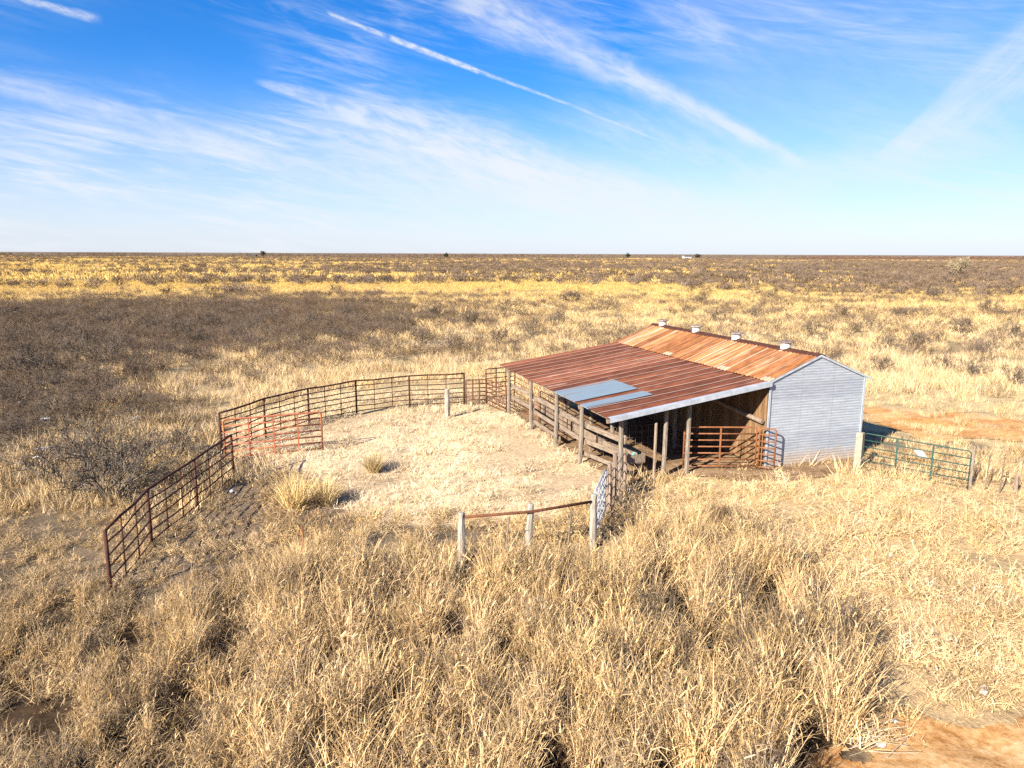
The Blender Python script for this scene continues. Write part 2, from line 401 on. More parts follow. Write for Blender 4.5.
def streak(p0, p1, w0, w1, amt, noisy=.5, ns=60, bias=0.0, seed=0.0, fade=.12, wob=0.0):
    """a trail along the great circle through two directions; w0, w1 half widths in radians at the ends"""
    d0, d1 = dirpx(*p0), dirpx(*p1)
    n = d0.cross(d1).normalized()
    if n.z < 0: n = -n                       # n points to the upper side
    t = n.cross(d0)
    if t.dot(d1) < 0: t = -t
    L = math.atan2(d1.dot(t), d1.dot(d0))
    dist = dotc(n); u = mth(wt, 'DIVIDE', mth(wt, 'ARCTAN2', dotc(t), dotc(d0)), L)
    nz = NZ_F if ns >= 200 else (NZ_R if p1[0] < p0[0] or p0[0] > 850 else NZ_L)
    if wob: dist = mth(wt, 'ADD', dist, mth(wt, 'MULTIPLY', mth(wt, 'SUBTRACT', WOB, .5), wob))
    w = mth(wt, 'ADD', w0, mth(wt, 'MULTIPLY', u, w1 - w0))
    w = mth(wt, 'MAXIMUM', w, 1e-4)
    q = mth(wt, 'DIVIDE', dist, w)
    if bias:                                  # soft on one side only
        q = mth(wt, 'MAXIMUM', mth(wt, 'MULTIPLY', q, -1.0 if bias > 0 else 1.0), mth(wt, 'MULTIPLY', q, abs(bias) * (1.0 if bias > 0 else -1.0)))
    else: q = mth(wt, 'ABSOLUTE', q)
    prof = mth(wt, 'SUBTRACT', 1.0, wsm(q, 0.15, 1.0))
    ends = mth(wt, 'MULTIPLY', wsm(u, -fade * .3, fade), mth(wt, 'SUBTRACT', 1.0, wsm(u, 1 - fade, 1 + fade * .3)))
    front = wsm(dotc(d0), .3, .5)
    k = mth(wt, 'ADD', 1 - noisy, mth(wt, 'MULTIPLY', wsm(nz, .30, .68), noisy))
    return mth(wt, 'MULTIPLY', mth(wt, 'MULTIPLY', mth(wt, 'MULTIPLY', prof, ends), mth(wt, 'MULTIPLY', k, front)), amt)
ST = [
    streak((326, 12), (388, 37), .0030, .0042, .7, .7, 300, 0, 1.0, .12, .004),
    streak((388, 37), (480, 72), .0052, .0045, .9, .6, 260, 0, 2.0, .06, .004),
    streak((470, 68), (570, 105), .0038, .0024, .55, .6, 300, 0, 3.0, .15, .003),
    streak((560, 101), (665, 143), .0026, .0020, .45, .7, 300, 0, 4.0, .2, .003),
    streak((450, -12), (806, 166), .044, .010, .62, .6, 90, 0, 5.0, .06, .01),
    streak((600, 65), (806, 166), .018, .007, .34, .5, 120, -2.2, 5.5, .25, .004),
    streak((1060, 6), (872, 160), .095, .018, .34, .5, 80, 4.5, 6.0, .10, .006),
    streak((1060, 0), (940, 100), .030, .010, .14, .6, 90, 0, 6.6, .10, .008),
    streak((-40, 72), (280, 160), .016, .026, .50, .6, 80, 0, 7.0, .15, .01),
    streak((180, 140), (520, 215), .028, .02, .35, .6, 80, 0, 7.6, .3, .01),
    streak((255, 82), (370, 118), .006, .028, .62, .65, 110, -1.6, 8.0, .1, .01),
    streak((340, 108), (560, 175), .055, .050, .58, .75, 60, 0, 8.7, .25, .02),
    streak((300, 130), (720, 215), .075, .05, .60, .5, 45, 0, 8.9, .3, .02),
    streak((10, -4), (100, 19), .004, .008, .6, .6, 200, 0, 9.0, .2, .006),
    streak((20, 115), (210, 150), .006, .010, .25, .7, 140, 0, 9.5, .3, .006),
    streak((590, 192), (652, 216), .003, .004, .22, .4, 200, 0, 9.8, .3, .004),
    streak((640, -10), (740, 50), .035, .02, .38, .7, 110, 0, 10.4, .3, .01),
    streak((420, 170), (840, 235), .06, .05, .55, .45, 45, 0, 12.0, .3, .02),
    streak((560, 110), (840, 200), .05, .04, .34, .7, 45, 0, 12.4, .3, .02),
    streak((740, 190), (1060, 120), .04, .05, .34, .5, 45, 0, 12.8, .3, .02),
    streak((640, 60), (1080, 90), .12, .16, .26, .25, 60, 0, 13.2, .3, .02),
    streak((880, 165), (1060, 60), .02, .05, .28, .6, 80, 0, 11.4, .2, .02),
]
tot = None
def screen(a, b):
    return mth(wt, 'SUBTRACT', 1.0, mth(wt, 'MULTIPLY', mth(wt, 'SUBTRACT', 1.0, a), mth(wt, 'SUBTRACT', 1.0, b)), clamp=True)
for s_ in ST: tot = s_ if tot is None else screen(tot, s_)
# wind-combed cirrus
d0, d1 = dirpx(100, 95), dirpx(620, 215); cn = d0.cross(d1).normalized()
if cn.z < 0: cn = -cn
ct = cn.cross(d0); A1 = dotc(ct); B1 = dotc(cn)
c1 = noise(wt, comb(mth(wt, 'MULTIPLY', A1, 5.0), mth(wt, 'MULTIPLY', B1, 30.0), 1.7), 1.0, 5, .62, .9)
c2 = noise(wt, comb(mth(wt, 'MULTIPLY', A1, 2.2), mth(wt, 'MULTIPLY', B1, 6.0), 5.1), 1.0, 2, .55, .4)
c3 = noise(wt, comb(mth(wt, 'MULTIPLY', A1, 12.0), mth(wt, 'MULTIPLY', B1, 90.0), 3.1), 1.0, 4, .65, .7)
cir = mth(wt, 'MULTIPLY', wsm(mth(wt, 'ADD', mth(wt, 'MULTIPLY', c1, .55), mth(wt, 'MULTIPLY', c3, .45)), .40, .72), wsm(c2, .30, .60))
cir = mth(wt, 'MULTIPLY', cir, mth(wt, 'ADD', .36, mth(wt, 'MULTIPLY', mth(wt, 'SUBTRACT', 1.0, wsm(DZ, .08, .34)), .60)))
tot = screen(tot, cir)
haze = mth(wt, 'MULTIPLY', mth(wt, 'SUBTRACT', 1.0, wsm(DZ, -.06, .235)), .92)
# vivid blue: deepen the Nishita colour
hs = wt.nodes.new('ShaderNodeHueSaturation'); hs.inputs['Saturation'].default_value = 1.30; hs.inputs['Value'].default_value = 1.0
wt.links.new(mix(wt, 1.0, sky.outputs[0], (.90, .925, 1.12), 'MULTIPLY'), hs.inputs['Color'])
CLOUD = (5.0, 5.2, 5.55)
skyc = mix(wt, haze, hs.outputs[0], (4.30, 4.66, 5.3))
skyc = mix(wt, tot, skyc, CLOUD)
wt.links.new(skyc, bg.inputs['Color']); bg.inputs['Strength'].default_value = .065
wt.links.new(bg.outputs[0], wo.inputs['Surface'])

# ------------------------------------------------------------------ zones surveyed on the ground
PEN = [(232, 452), (222, 432), (265, 404), (310, 395), (360, 389), (410, 384), (465, 381), (503, 388), (528, 420), (585, 452), (626, 492), (606, 512), (590, 512), (460, 524), (400, 522), (350, 512), (300, 478), (262, 458)]
BARE = [(228, 486), (300, 470), (345, 500), (352, 535), (290, 566), (225, 585), (150, 590), (165, 545)]
MAT = [(632, 498), (700, 470), (790, 472), (880, 478), (1300, 500), (1400, 800), (860, 760), (850, 680), (790, 590), (690, 540), (640, 530)]
TALL = [(-500, 640), (60, 605), (200, 612), (262, 566), (350, 548), (450, 566), (598, 566), (660, 552), (700, 520), (760, 545), (840, 640), (890, 720), (840, 768), (800, 2400), (-900, 2400)]
TRACK = [(862, 408), (905, 408), (960, 413), (1024, 421), (1180, 435), (1300, 451), (1300, 472), (1120, 453), (1010, 440), (950, 443), (915, 436), (880, 424)]
ROAD = [(770, 800), (838, 756), (895, 736), (960, 721), (1030, 708), (1150, 702), (1400, 760), (1500, 1000), (760, 1000)]
YARD = [(668, 462), (700, 462), (775, 466), (856, 461), (857, 468), (805, 482), (745, 483), (690, 474)]
def dens_brush(px, py):
    ys = [250, 256, 260, 268, 278, 290, 300, 315, 330, 345, 360, 380, 400, 430, 460, 500, 520]
    xs = [0, 128, 256, 384, 512, 640, 768, 896, 1024]
    T = np.array([
        [.4, .45, .45, .5, .4, .35, .4, .35, .3], [.4, .45, .45, .5, .4, .35, .4, .35, .3], [.2, .28, .32, .42, .5, .4, .45, .42, .4],
        [.12, .16, .25, .45, .7, .65, .8, .9, .85], [.12, .15, .25, .4, .4, .4, .8, .95, .95], [.03, .05, .1, .2, .35, .3, .5, .6, .7],
        [.15, .10, .3, .25, .15, .15, .2, .2, .25], [.7, .85, .95, .6, .22, .18, .2, .2, .25], [.95, 1, .95, .5, .22, .2, .22, .2, .28],
        [.9, .8, .5, .35, .28, .25, .28, .25, .35], [.75, .5, .3, .25, .3, .3, .3, .2, .3], [.9, .5, .08, .05, .1, 0, 0, .05, .2],
        [1, .7, .05, 0, 0, 0, 0, .02, .12], [.9, .45, 0, 0, 0, 0, 0, 0, .03], [.45, .25, 0, 0, 0, 0, 0, 0, 0], [.2, .12, 0, 0, 0, 0, 0, 0, 0], [0, 0, 0, 0, 0, 0, 0, 0, 0]])
    fy = np.interp(py, ys, np.arange(len(ys))); fx = np.interp(px, xs, np.arange(len(xs)))
    y0 = np.minimum(fy.astype(int), len(ys) - 2); x0 = np.minimum(fx.astype(int), len(xs) - 2)
    ty = fy - y0; tx = fx - x0
    return (T[y0, x0] * (1 - tx) + T[y0, x0 + 1] * tx) * (1 - ty) + (T[y0 + 1, x0] * (1 - tx) + T[y0 + 1, x0 + 1] * tx) * ty
def in_barn(X, Y, pad=0.0):
    i, a = w2b(X, Y)
    return (i > -5.7 - pad) & (i < BW + .05 + pad) & (a > .35 - pad) & (a < BL + .1 + pad)
def blocked(X, Y):
    px, py = to_px(X, Y)
    return in_barn(X, Y)

# ------------------------------------------------------------------ ground sheet
def axis(lo, hi, step, far, g=1.13):
    a = list(np.arange(lo, hi + 1e-6, step)); d = step; x = a[-1]
    while x < far: d *= g; x += d; a.append(x)
    d = step; x = a[0]; pre = []
    while x > -far: d *= g; x -= d; pre.append(x)
    return np.array(pre[::-1] + a)
gx = axis(-28, 28, .32, 26000); gy = axis(4, 46, .32, 26000)
GX, GY = np.meshgrid(gx, gy)
GZ = height(GX, GY)
nx, ny = len(gx), len(gy)
verts = np.stack([GX.ravel(), GY.ravel(), GZ.ravel()], 1)
idx = np.arange(nx * ny).reshape(ny, nx)
faces = np.stack([idx[:-1, :-1].ravel(), idx[:-1, 1:].ravel(), idx[1:, 1:].ravel(), idx[1:, :-1].ravel()], 1)
me = bpy.data.meshes.new('ground'); me.vertices.add(len(verts)); me.vertices.foreach_set('co', verts.ravel())
me.loops.add(faces.size); me.loops.foreach_set('vertex_index', faces.ravel())
me.polygons.add(len(faces)); me.polygons.foreach_set('loop_start', np.arange(0, faces.size, 4)); me.update(calc_edges=True)
me.polygons.foreach_set('use_smooth', np.ones(len(faces), bool))
VX, VY = verts[:, 0], verts[:, 1]; PX, PY = to_px(VX, VY)
D = np.hypot(VX, VY)
front = VY > 3
soil = np.tile(np.array([.22, .165, .105]), (len(verts), 1))                    # litter under mid grass
def put(mask, c): soil[mask] = c
put((D < 24), (.17, .125, .08))
put(in_poly(PX, PY, TALL) & front, (.06, .038, .022))  # dark brown litter, darkened further to paint in shade between tall tufts
put(in_poly(PX, PY, MAT) & front, (.44, .31, .165))
pm_ = in_poly(PX, PY, PEN) & front; pk_ = np.clip((fbm(VX / 2.3 + 3, VY / 2.3 + 61, 4) - .47) / .15, 0, 1)[:, None]
soil[pm_] = (np.array([[.62, .47, .29]]) * (1 - pk_) + np.array([[.50, .365, .22]]) * pk_)[pm_]
put(in_poly(PX, PY, BARE) & front, (.19, .135, .09))
b_ = dens_brush(PX, PY); fw = front & (D > 34)
mixd = np.clip((D - 60) / 120, 0, 1)[:, None]
tan = np.array([.46, .34, .18]); gold = np.array([.44, .30, .115]); br = np.array([.12, .085, .055])
grassc = tan * (1 - mixd) + gold * mixd
nb = np.clip(b_ + .9 * (fbm(VX / 40, VY / 14, 4) - .5), 0, 1)[:, None]
fc = grassc * (1 - nb) + br * nb  # ground colour darkened with brush density, painting in the brush's own shade
hz_ = np.clip((D - 900) / 500, 0, 1)[:, None]; fc = fc * (1 - hz_) + np.array([.20, .15, .10]) * hz_
soil[fw] = fc[fw]
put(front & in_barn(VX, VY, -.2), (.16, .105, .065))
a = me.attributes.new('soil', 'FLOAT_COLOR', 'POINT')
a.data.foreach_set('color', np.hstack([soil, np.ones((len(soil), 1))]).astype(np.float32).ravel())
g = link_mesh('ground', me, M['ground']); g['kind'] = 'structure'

def sheet(name, poly, mat, step=.18, lift=.03, rough=.5, wpoly=None):
    P = [at(*p)[:2] for p in poly] if wpoly is None else wpoly
    xs = [p[0] for p in P]; ys = [p[1] for p in P]
    X = np.arange(min(xs), max(xs), step); Y = np.arange(min(ys), max(ys), step)
    cx, cy = np.meshgrid(X + step / 2, Y + step / 2)
    jx = cx + rough * 2 * (fbm(cx / .9, cy / .9, 3) - .5); jy = cy + rough * 2 * (fbm(cx / .9 + 31, cy / .9 + 7, 3) - .5)
    ins = in_poly(jx, jy, P)
    vx, vy = np.meshgrid(np.append(X, X[-1] + step), np.append(Y, Y[-1] + step)); vz = height(vx, vy) + lift
    used = {}; V = []; Fc = []
    for (r, c) in np.argwhere(ins):
        q = []
        for rr, cc in ((r, c), (r, c + 1), (r + 1, c + 1), (r + 1, c)):
            k = (rr, cc)
            if k not in used: used[k] = len(V); V.append((vx[k], vy[k], vz[k]))
            q.append(used[k])
        Fc.append(q)
    me = bpy.data.meshes.new(name); me.from_pydata(V, [], Fc); me.update()
    o = link_mesh(name, me, mat, smooth=True); o['kind'] = 'structure'; return o
sheet('dirt_track', TRACK, M['red_dirt'], .2, .03, .9)
sheet('dirt_road', ROAD, M['pale_sand'], .05, .03, .8)
sheet('dirt_yard', YARD, M['brown_dirt'], .12, .03, .5)
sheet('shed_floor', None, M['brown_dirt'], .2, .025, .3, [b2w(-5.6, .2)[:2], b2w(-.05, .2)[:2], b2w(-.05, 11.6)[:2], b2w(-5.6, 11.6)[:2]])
# far bare red field towards the right of the horizon
mb = MB(); q = [(420, 1150), (1500, 1050), (4200, 2700), (1400, 3200)]
mb.quad([(x, y, 1.2) for x, y in q]); mb.build('red_field', M['field_red'])['kind'] = 'structure'

# ------------------------------------------------------------------ grass and twig prototypes (not placed themselves; only copied by the stuff objects)
def blades(seed, n, spread, h, w, lean, seg=3, curl=.5, leaf=0.0, flat=0.0):
    r = random.Random(seed); mb = MB()
    for _ in range(n):
        an = r.uniform(0, 2 * math.pi); rad = spread * math.sqrt(r.random())
        p = Vector((rad * math.cos(an), rad * math.sin(an), -.03))
        hh = r.uniform(*h); ww = r.uniform(*w); t = r.uniform(.42, 1.30)
        da = an + r.uniform(-1.2, 1.2) if r.random() < .6 else r.uniform(0, 2 * math.pi)
        ln = r.uniform(*lean); d = Vector((math.sin(ln) * math.cos(da), math.sin(ln) * math.sin(da), math.cos(ln)))
        fa = r.uniform(0, math.pi); bend = Vector((math.cos(da), math.sin(da), -.4)) * r.uniform(.1, curl)
        side = Vector((math.cos(fa), math.sin(fa), 0)); pts = [p.copy()]
        for k in range(seg):
            p = p + d * (hh / seg); pts.append(p.copy()); d = (d + bend * ((k + 1) / seg)).normalized()
            if leaf and k < seg - 1 and r.random() < leaf:      # drooping curled leaf off the stalk
                q = p.copy(); ld = Vector((math.cos(r.uniform(0, 6.3)), math.sin(r.uniform(0, 6.3)), r.uniform(.2, .9))).normalized()
                L = r.uniform(.16, .42); prev = q; s2 = ld.cross(Vector((0, 0, 1))).normalized() * r.uniform(.006, .013)
                t2 = t * r.uniform(.9, 1.15)
                for j in range(3):
                    nq = prev + ld * (L / 3); s3 = s2 * (1 - (j + 1) / 3.3)
                    s1 = s2 * (1 - j / 3.3)
                    mb.quad([prev - s1, prev + s1, nq + s3, nq - s3], t2); prev = nq
                    ld = (ld + Vector((r.uniform(-.3, .3), r.uniform(-.3, .3), -.75))).normalized()
        for k in range(seg):
            w0 = ww * (1 - .8 * (k / seg)) * .5; w1 = ww * (1 - .8 * ((k + 1) / seg)) * .5
            tt = t
            mb.quad([pts[k] - side * w0, pts[k] + side * w0, pts[k + 1] + side * w1, pts[k + 1] - side * w1], tt)
    return mb
def proto_set(cname, mbs, mat):
    c = bpy.data.collections.new(cname)
    for k, mb in enumerate(mbs):
        me = mb.mesh(cname + '_tuft'); me.materials.append(mat)
        o = bpy.data.objects.new('%s_tuft_%02d' % (cname, k), me); c.objects.link(o)
    return c
def shrub(seed, H=1.8, spread=1.0, stems=7, levels=3, r0=.02, kids=(2, 4), twig=.35, minr=.004):
    r = random.Random(seed); mb = MB()
    def grow(p, d, L, rad, lev):
        q = p; n = 2; pts = [p]; dd = d
        for k in range(n):
            dd = (dd + Vector((r.gauss(0, .22), r.gauss(0, .22), r.gauss(.03, .16)))).normalized()
            q = q + dd * (L / n); pts.append(q)
        rs = [rad, rad * .82, max(rad * .62, minr * .6)]
        mb.tube(pts, rs, 3, False)
        if lev <= 0: return
        for k in range(r.randint(*kids)):
            ang = r.uniform(.35, .95); az = r.uniform(0, 6.283)
            ref = Vector((0, 0, 1)) if abs(dd.z) < .85 else Vector((1, 0, 0))
            u = dd.cross(ref).normalized(); v = dd.cross(u)
            nd = (dd * math.cos(ang) + (u * math.cos(az) + v * math.sin(az)) * math.sin(ang)); nd.z += .12; nd.normalize()
            base = pts[1] if r.random() < .35 else pts[-1]
            grow(base, nd, L * r.uniform(.55, .85), max(rad * .6, minr), lev - 1)
    for k in range(stems):
        az = 2 * math.pi * (k + r.random()) / stems; ln = r.uniform(.15, 1.05) * spread
        d = Vector((math.sin(ln) * math.cos(az), math.sin(ln) * math.sin(az), math.cos(ln)))
        grow(Vector((.12 * math.cos(az), .12 * math.sin(az), -.05)), d, H * twig * r.uniform(.8, 1.2), r0, levels)
    return mb
C_tall = proto_set('tall_grass', [blades(100 + k, 38, .16, (.65, 1.40), (.010, .019), (.01, .26), 5, .30, .40) for k in range(8)], M['grass'])
C_lean = proto_set('leaning_grass', [blades(150 + k, 30, .25, (.40, 1.05), (.012, .022), (.30, 1.15), 4, .60, .50) for k in range(6)], M['grass'])
C_short = proto_set('short_grass', [blades(200 + k, 46, .34, (.10, .28), (.012, .022), (.6, 1.5), 3, .5) for k in range(5)], M['grass'])
C_mid = proto_set('pasture_grass', [blades(300 + k, 42, .42, (.25, .72), (.014, .026), (.05, .65), 3, .45) for k in range(6)], M['grass'])
C_far = proto_set('distant_grass', [blades(400 + k, 26, 1.5, (.35, .85), (.10, .22), (.05, .6), 2, .4) for k in range(4)], M['grass'])
C_brush = proto_set('brush', [shrub(500 + k, 1.7, 1.0, 7, 3, .020, (2, 4), .36, .007) for k in range(6)], M['twig'])
C_brushfar = proto_set('far_brush', [shrub(560 + k, 2.0, 1.1, 8, 2, .05, (2, 4), .45, .032) for k in range(5)], M['twig'])

def scatter(name, P, coll, scl, tint, label, lean=.12, zs=None):
    n = len(P)
    me = bpy.data.meshes.new(name); me.vertices.add(n); me.vertices.foreach_set('co', np.asarray(P, np.float32).ravel())
    k = len(coll.objects)
    at_ = me.attributes.new('rot', 'FLOAT_VECTOR', 'POINT')
    rot = np.stack([rng.normal(0, lean, n), rng.normal(0, lean, n), rng.uniform(0, 6.283, n)], 1).astype(np.float32)
    at_.data.foreach_set('vector', rot.ravel())
    s = np.asarray(scl, np.float32); z = s if zs is None else s * zs
    at_ = me.attributes.new('scl', 'FLOAT_VECTOR', 'POINT'); at_.data.foreach_set('vector', np.stack([s, s, z], 1).astype(np.float32).ravel())
    at_ = me.attributes.new('idx', 'INT', 'POINT'); at_.data.foreach_set('value', rng.integers(0, k, n).astype(np.int32))
    at_ = me.attributes.new('tint', 'FLOAT_COLOR', 'POINT'); at_.data.foreach_set('color', np.hstack([tint, np.ones((n, 1))]).astype(np.float32).ravel())
    o = bpy.data.objects.new(name, me); COL.objects.link(o); tag(o, label, 'grass' if 'grass' in name else 'brush', None, 'stuff')
    ng = bpy.data.node_groups.new(name + '_copies', 'GeometryNodeTree')
    ng.interface.new_socket('Geometry', in_out='INPUT', socket_type='NodeSocketGeometry')
    ng.interface.new_socket('Geometry', in_out='OUTPUT', socket_type='NodeSocketGeometry')
    gi = ng.nodes.new('NodeGroupInput'); go = ng.nodes.new('NodeGroupOutput')
    ip = ng.nodes.new('GeometryNodeInstanceOnPoints'); ci = ng.nodes.new('GeometryNodeCollectionInfo')
    ci.inputs['Collection'].default_value = coll; ci.inputs['Separate Children'].default_value = True; ci.inputs['Reset Children'].default_value = True
    ip.inputs['Pick Instance'].default_value = True
    def na(nm, dt):
        x = ng.nodes.new('GeometryNodeInputNamedAttribute'); x.data_type = dt; x.inputs['Name'].default_value = nm; return x.outputs['Attribute']
    L = ng.links.new
    L(gi.outputs[0], ip.inputs['Points']); L(ci.outputs[0], ip.inputs['Instance']); L(na('idx', 'INT'), ip.inputs['Instance Index'])
    L(na('rot', 'FLOAT_VECTOR'), ip.inputs['Rotation']); L(na('scl', 'FLOAT_VECTOR'), ip.inputs['Scale']); L(ip.outputs[0], go.inputs[0])
    md = o.modifiers.new('copies', 'NODES'); md.node_group = ng
    return o
def pts_uniform(x0, x1, y0, y1, density):
    n = int((x1 - x0) * (y1 - y0) * density)
    return rng.uniform(x0, x1, n), rng.uniform(y0, y1, n)
def pts_fan(d0, d1, density, p=0.0, half=.80, extra=4.0):
    """points over the ground between two distances in front; density per square metre falling as distance**-p"""
    n = int(half * (d1 * d1 - d0 * d0) * density * (1.0 if p == 0 else 1.0))
    u = rng.random(n)
    if p == 0: Y = np.sqrt(d0 * d0 + u * (d1 * d1 - d0 * d0))
    else:
        e = 2 - p; Y = (d0 ** e + u * (d1 ** e - d0 ** e)) ** (1 / e) if abs(e) > 1e-6 else d0 * (d1 / d0) ** u
    X = rng.uniform(-1, 1, n) * (half * Y + extra)
    return X, Y
def P3(X, Y, dz=0.0): return np.stack([X, Y, height(X, Y) + dz], 1)
def tinted(base, n, var=.12, warm=.05):
    v = 1 + rng.normal(0, var, (n, 1)); w = rng.normal(0, warm, (n, 1))
    c = np.asarray(base)[None] if np.ndim(base) == 1 else np.asarray(base)
    return np.clip(c * v * np.hstack([1 + w * .3, np.ones((n, 1)), 1 - w]), .01, .9)

# --- tall standing grass in front
X, Y = pts_uniform(-19, 16, 7.0, 21, 34)
px, py = to_px(X, Y); clump = fbm(X / .40, Y / .62, 2); big = fbm(X / 3.5 + 7, Y / 3.5 + 2, 3)
keep = in_poly(px + 40 * (big - .5), py + 40 * (clump - .5), TALL) & (clump > .535 + .04 * (rng.random(len(X)) - .5) - .08 * (big - .5)) & ~in_barn(X, Y, .3) & ~in_poly(px, py, ROAD)
keep &= ~(in_poly(px, py, BARE))
X, Y, px, py, clump, big = [q[keep] for q in (X, Y, px, py, clump, big)]
n = len(X)
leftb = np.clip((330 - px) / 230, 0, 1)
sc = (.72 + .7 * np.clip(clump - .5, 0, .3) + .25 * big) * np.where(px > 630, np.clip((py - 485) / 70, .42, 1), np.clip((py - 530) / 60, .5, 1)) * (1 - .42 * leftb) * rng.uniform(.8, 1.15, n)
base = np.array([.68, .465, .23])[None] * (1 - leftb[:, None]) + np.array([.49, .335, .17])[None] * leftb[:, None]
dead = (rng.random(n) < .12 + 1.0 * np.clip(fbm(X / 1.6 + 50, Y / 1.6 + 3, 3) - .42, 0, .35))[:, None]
base = np.where(dead, np.array([[.20, .148, .098]]), base)  # weathered dead stalks, their tint also lowered to stand for self-shadow between tufts
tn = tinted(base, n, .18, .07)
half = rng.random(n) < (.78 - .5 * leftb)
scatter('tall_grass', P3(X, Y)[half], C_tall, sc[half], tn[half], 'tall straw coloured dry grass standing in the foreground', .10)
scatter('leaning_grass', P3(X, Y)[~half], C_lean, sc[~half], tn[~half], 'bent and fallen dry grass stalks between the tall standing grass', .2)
# --- matted grass at right and under the fences
X, Y = pts_uniform(-20, 24, 7.0, 27, 15)
px, py = to_px(X, Y); cl = fbm(X / 1.3 + 4, Y / 1.3, 3)
inm = in_poly(px + 30 * (cl - .5), py + 20 * (cl - .5), MAT); inp = in_poly(px, py, PEN); inb = in_poly(px, py, BARE); int_ = in_poly(px, py, TALL)
inp = in_poly(px + 60 * (fbm(X, Y, 2) - .5), py + 34 * (fbm(X + 9, Y, 2) - .5) + 4, PEN); road = in_poly(px, py, ROAD); yard = in_poly(px, py, YARD)
pr = np.where(inm, .85, np.where(int_, .10, .6)); pr = np.where(inb, .50, pr); lowleft = (px < 330) & (py > 520); pr = np.where(int_ & lowleft, .62, np.where(lowleft, .75, pr)); pr = np.where(road, .06, pr); pr = np.where(yard, .22, pr)
keep = (rng.random(len(X)) < pr) & ~inp & ~in_barn(X, Y, .05) & ((cl > .30) | lowleft)
X, Y, px, inm, cl = [q[keep] for q in (X, Y, px, inm, cl)]; n = len(X)
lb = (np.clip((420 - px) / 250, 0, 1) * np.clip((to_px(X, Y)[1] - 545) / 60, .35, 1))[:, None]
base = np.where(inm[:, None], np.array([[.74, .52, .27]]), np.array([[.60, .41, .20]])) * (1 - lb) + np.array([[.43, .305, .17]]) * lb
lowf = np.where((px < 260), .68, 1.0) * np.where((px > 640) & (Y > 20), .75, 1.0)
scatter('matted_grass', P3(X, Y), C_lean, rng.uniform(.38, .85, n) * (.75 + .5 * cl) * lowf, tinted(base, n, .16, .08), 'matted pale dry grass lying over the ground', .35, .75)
# --- trampled pale grass in the pen
X, Y = pts_uniform(-13, 8, 15.5, 39, 15)
px, py = to_px(X, Y); inp = in_poly(px + 60 * (fbm(X, Y, 2) - .5), py + 26 * (fbm(X + 9, Y, 2) - .5), PEN)
bigp = fbm(X / 2.3 + 3, Y / 2.3 + 61, 4)
keep = inp & ~in_barn(X, Y, .1) & (fbm(X / .8, Y / .8, 3) > .33 + .7 * np.clip(bigp - .52, 0, .3))
bigp = bigp[keep]
X, Y = X[keep], Y[keep]; n = len(X)
scatter('short_grass', P3(X, Y), C_short, rng.uniform(.6, 1.0, n) * (.6 + .9 * fbm(X / .6, Y / .6, 2)), tinted(np.array([[.78, .60, .375]]) * (1 - .6 * np.clip(bigp - .46, -.05, .3))[:, None], n, .14, .05), 'short trampled cream coloured grass inside the pen', .25)
# --- pasture grass of the middle distance
def outside(X, Y):
    px, py = to_px(X, Y)
    return ~in_poly(px, py, PEN) & (~in_poly(px, py, TRACK) | (fbm(X / 1.2, Y / 1.2, 3) > .60)) & ~in_barn(X, Y, .1) & ~in_poly(px, py, MAT) & ~in_poly(px, py, YARD)
def far_tint(Y, px, n):
    k = np.clip((Y - 50) / 110, 0, 1)[:, None]
    lft = np.clip((330 - px) / 300, 0, 1)[:, None] * np.clip((60 - Y) / 20, 0, 1)[:, None]
    t = np.array([[.68, .49, .265]]) * (1 - k) + np.array([[.66, .445, .15]]) * k
    t = t * (1 - lft * .2)
    return tinted(t, n, .15, .08)
X, Y = pts_fan(20, 62, 4.2, .55, .80, 6)
px, py = to_px(X, Y); b = dens_brush(px, py); c = fbm(X / 2.6, Y / 2.6, 3)
keep = outside(X, Y) & (c > .28 + .50 * b) & ~in_poly(px, py, BARE)
keep &= ~((Y < 24) & in_poly(px, py, TALL))
X, Y, px = X[keep], Y[keep], px[keep]; n = len(X)
_, py = to_px(X, Y); lowt = np.where((px > 850) & (py > 395) & (py < 475), .55, 1.0)
scatter('pasture_grass', P3(X, Y), C_mid, rng.uniform(.6, 1.15, n) * lowt, far_tint(Y, px, n), 'tan knee high grass of the pasture around the pen and barn', .12)
X, Y = pts_fan(62, 190, 1.15, .0, .80, 10)
px, py = to_px(X, Y); b = dens_brush(px, py); c = fbm(X / 6.0, Y / 3.0, 3)
keep = c > .20 + .52 * b
X, Y, px = X[keep], Y[keep], px[keep]; n = len(X)
scatter('far_pasture_grass', P3(X, Y), C_mid, rng.uniform(1.0, 1.9, n), far_tint(Y, px, n), 'golden grass of the pasture beyond the barn', .1, .6)
X, Y = pts_fan(190, 1250, .075, .0, .78, 30)
px, py = to_px(X, Y); b = dens_brush(px, py); c = fbm(X / 30.0, Y / 14.0, 4)
keep = c > .22 + .42 * b
X, Y, px = X[keep], Y[keep], px[keep]; n = len(X)
scatter('distant_grass', P3(X, Y), C_far, rng.uniform(.8, 1.5, n), far_tint(Y, px, n), 'distant golden grass towards the horizon', .05)
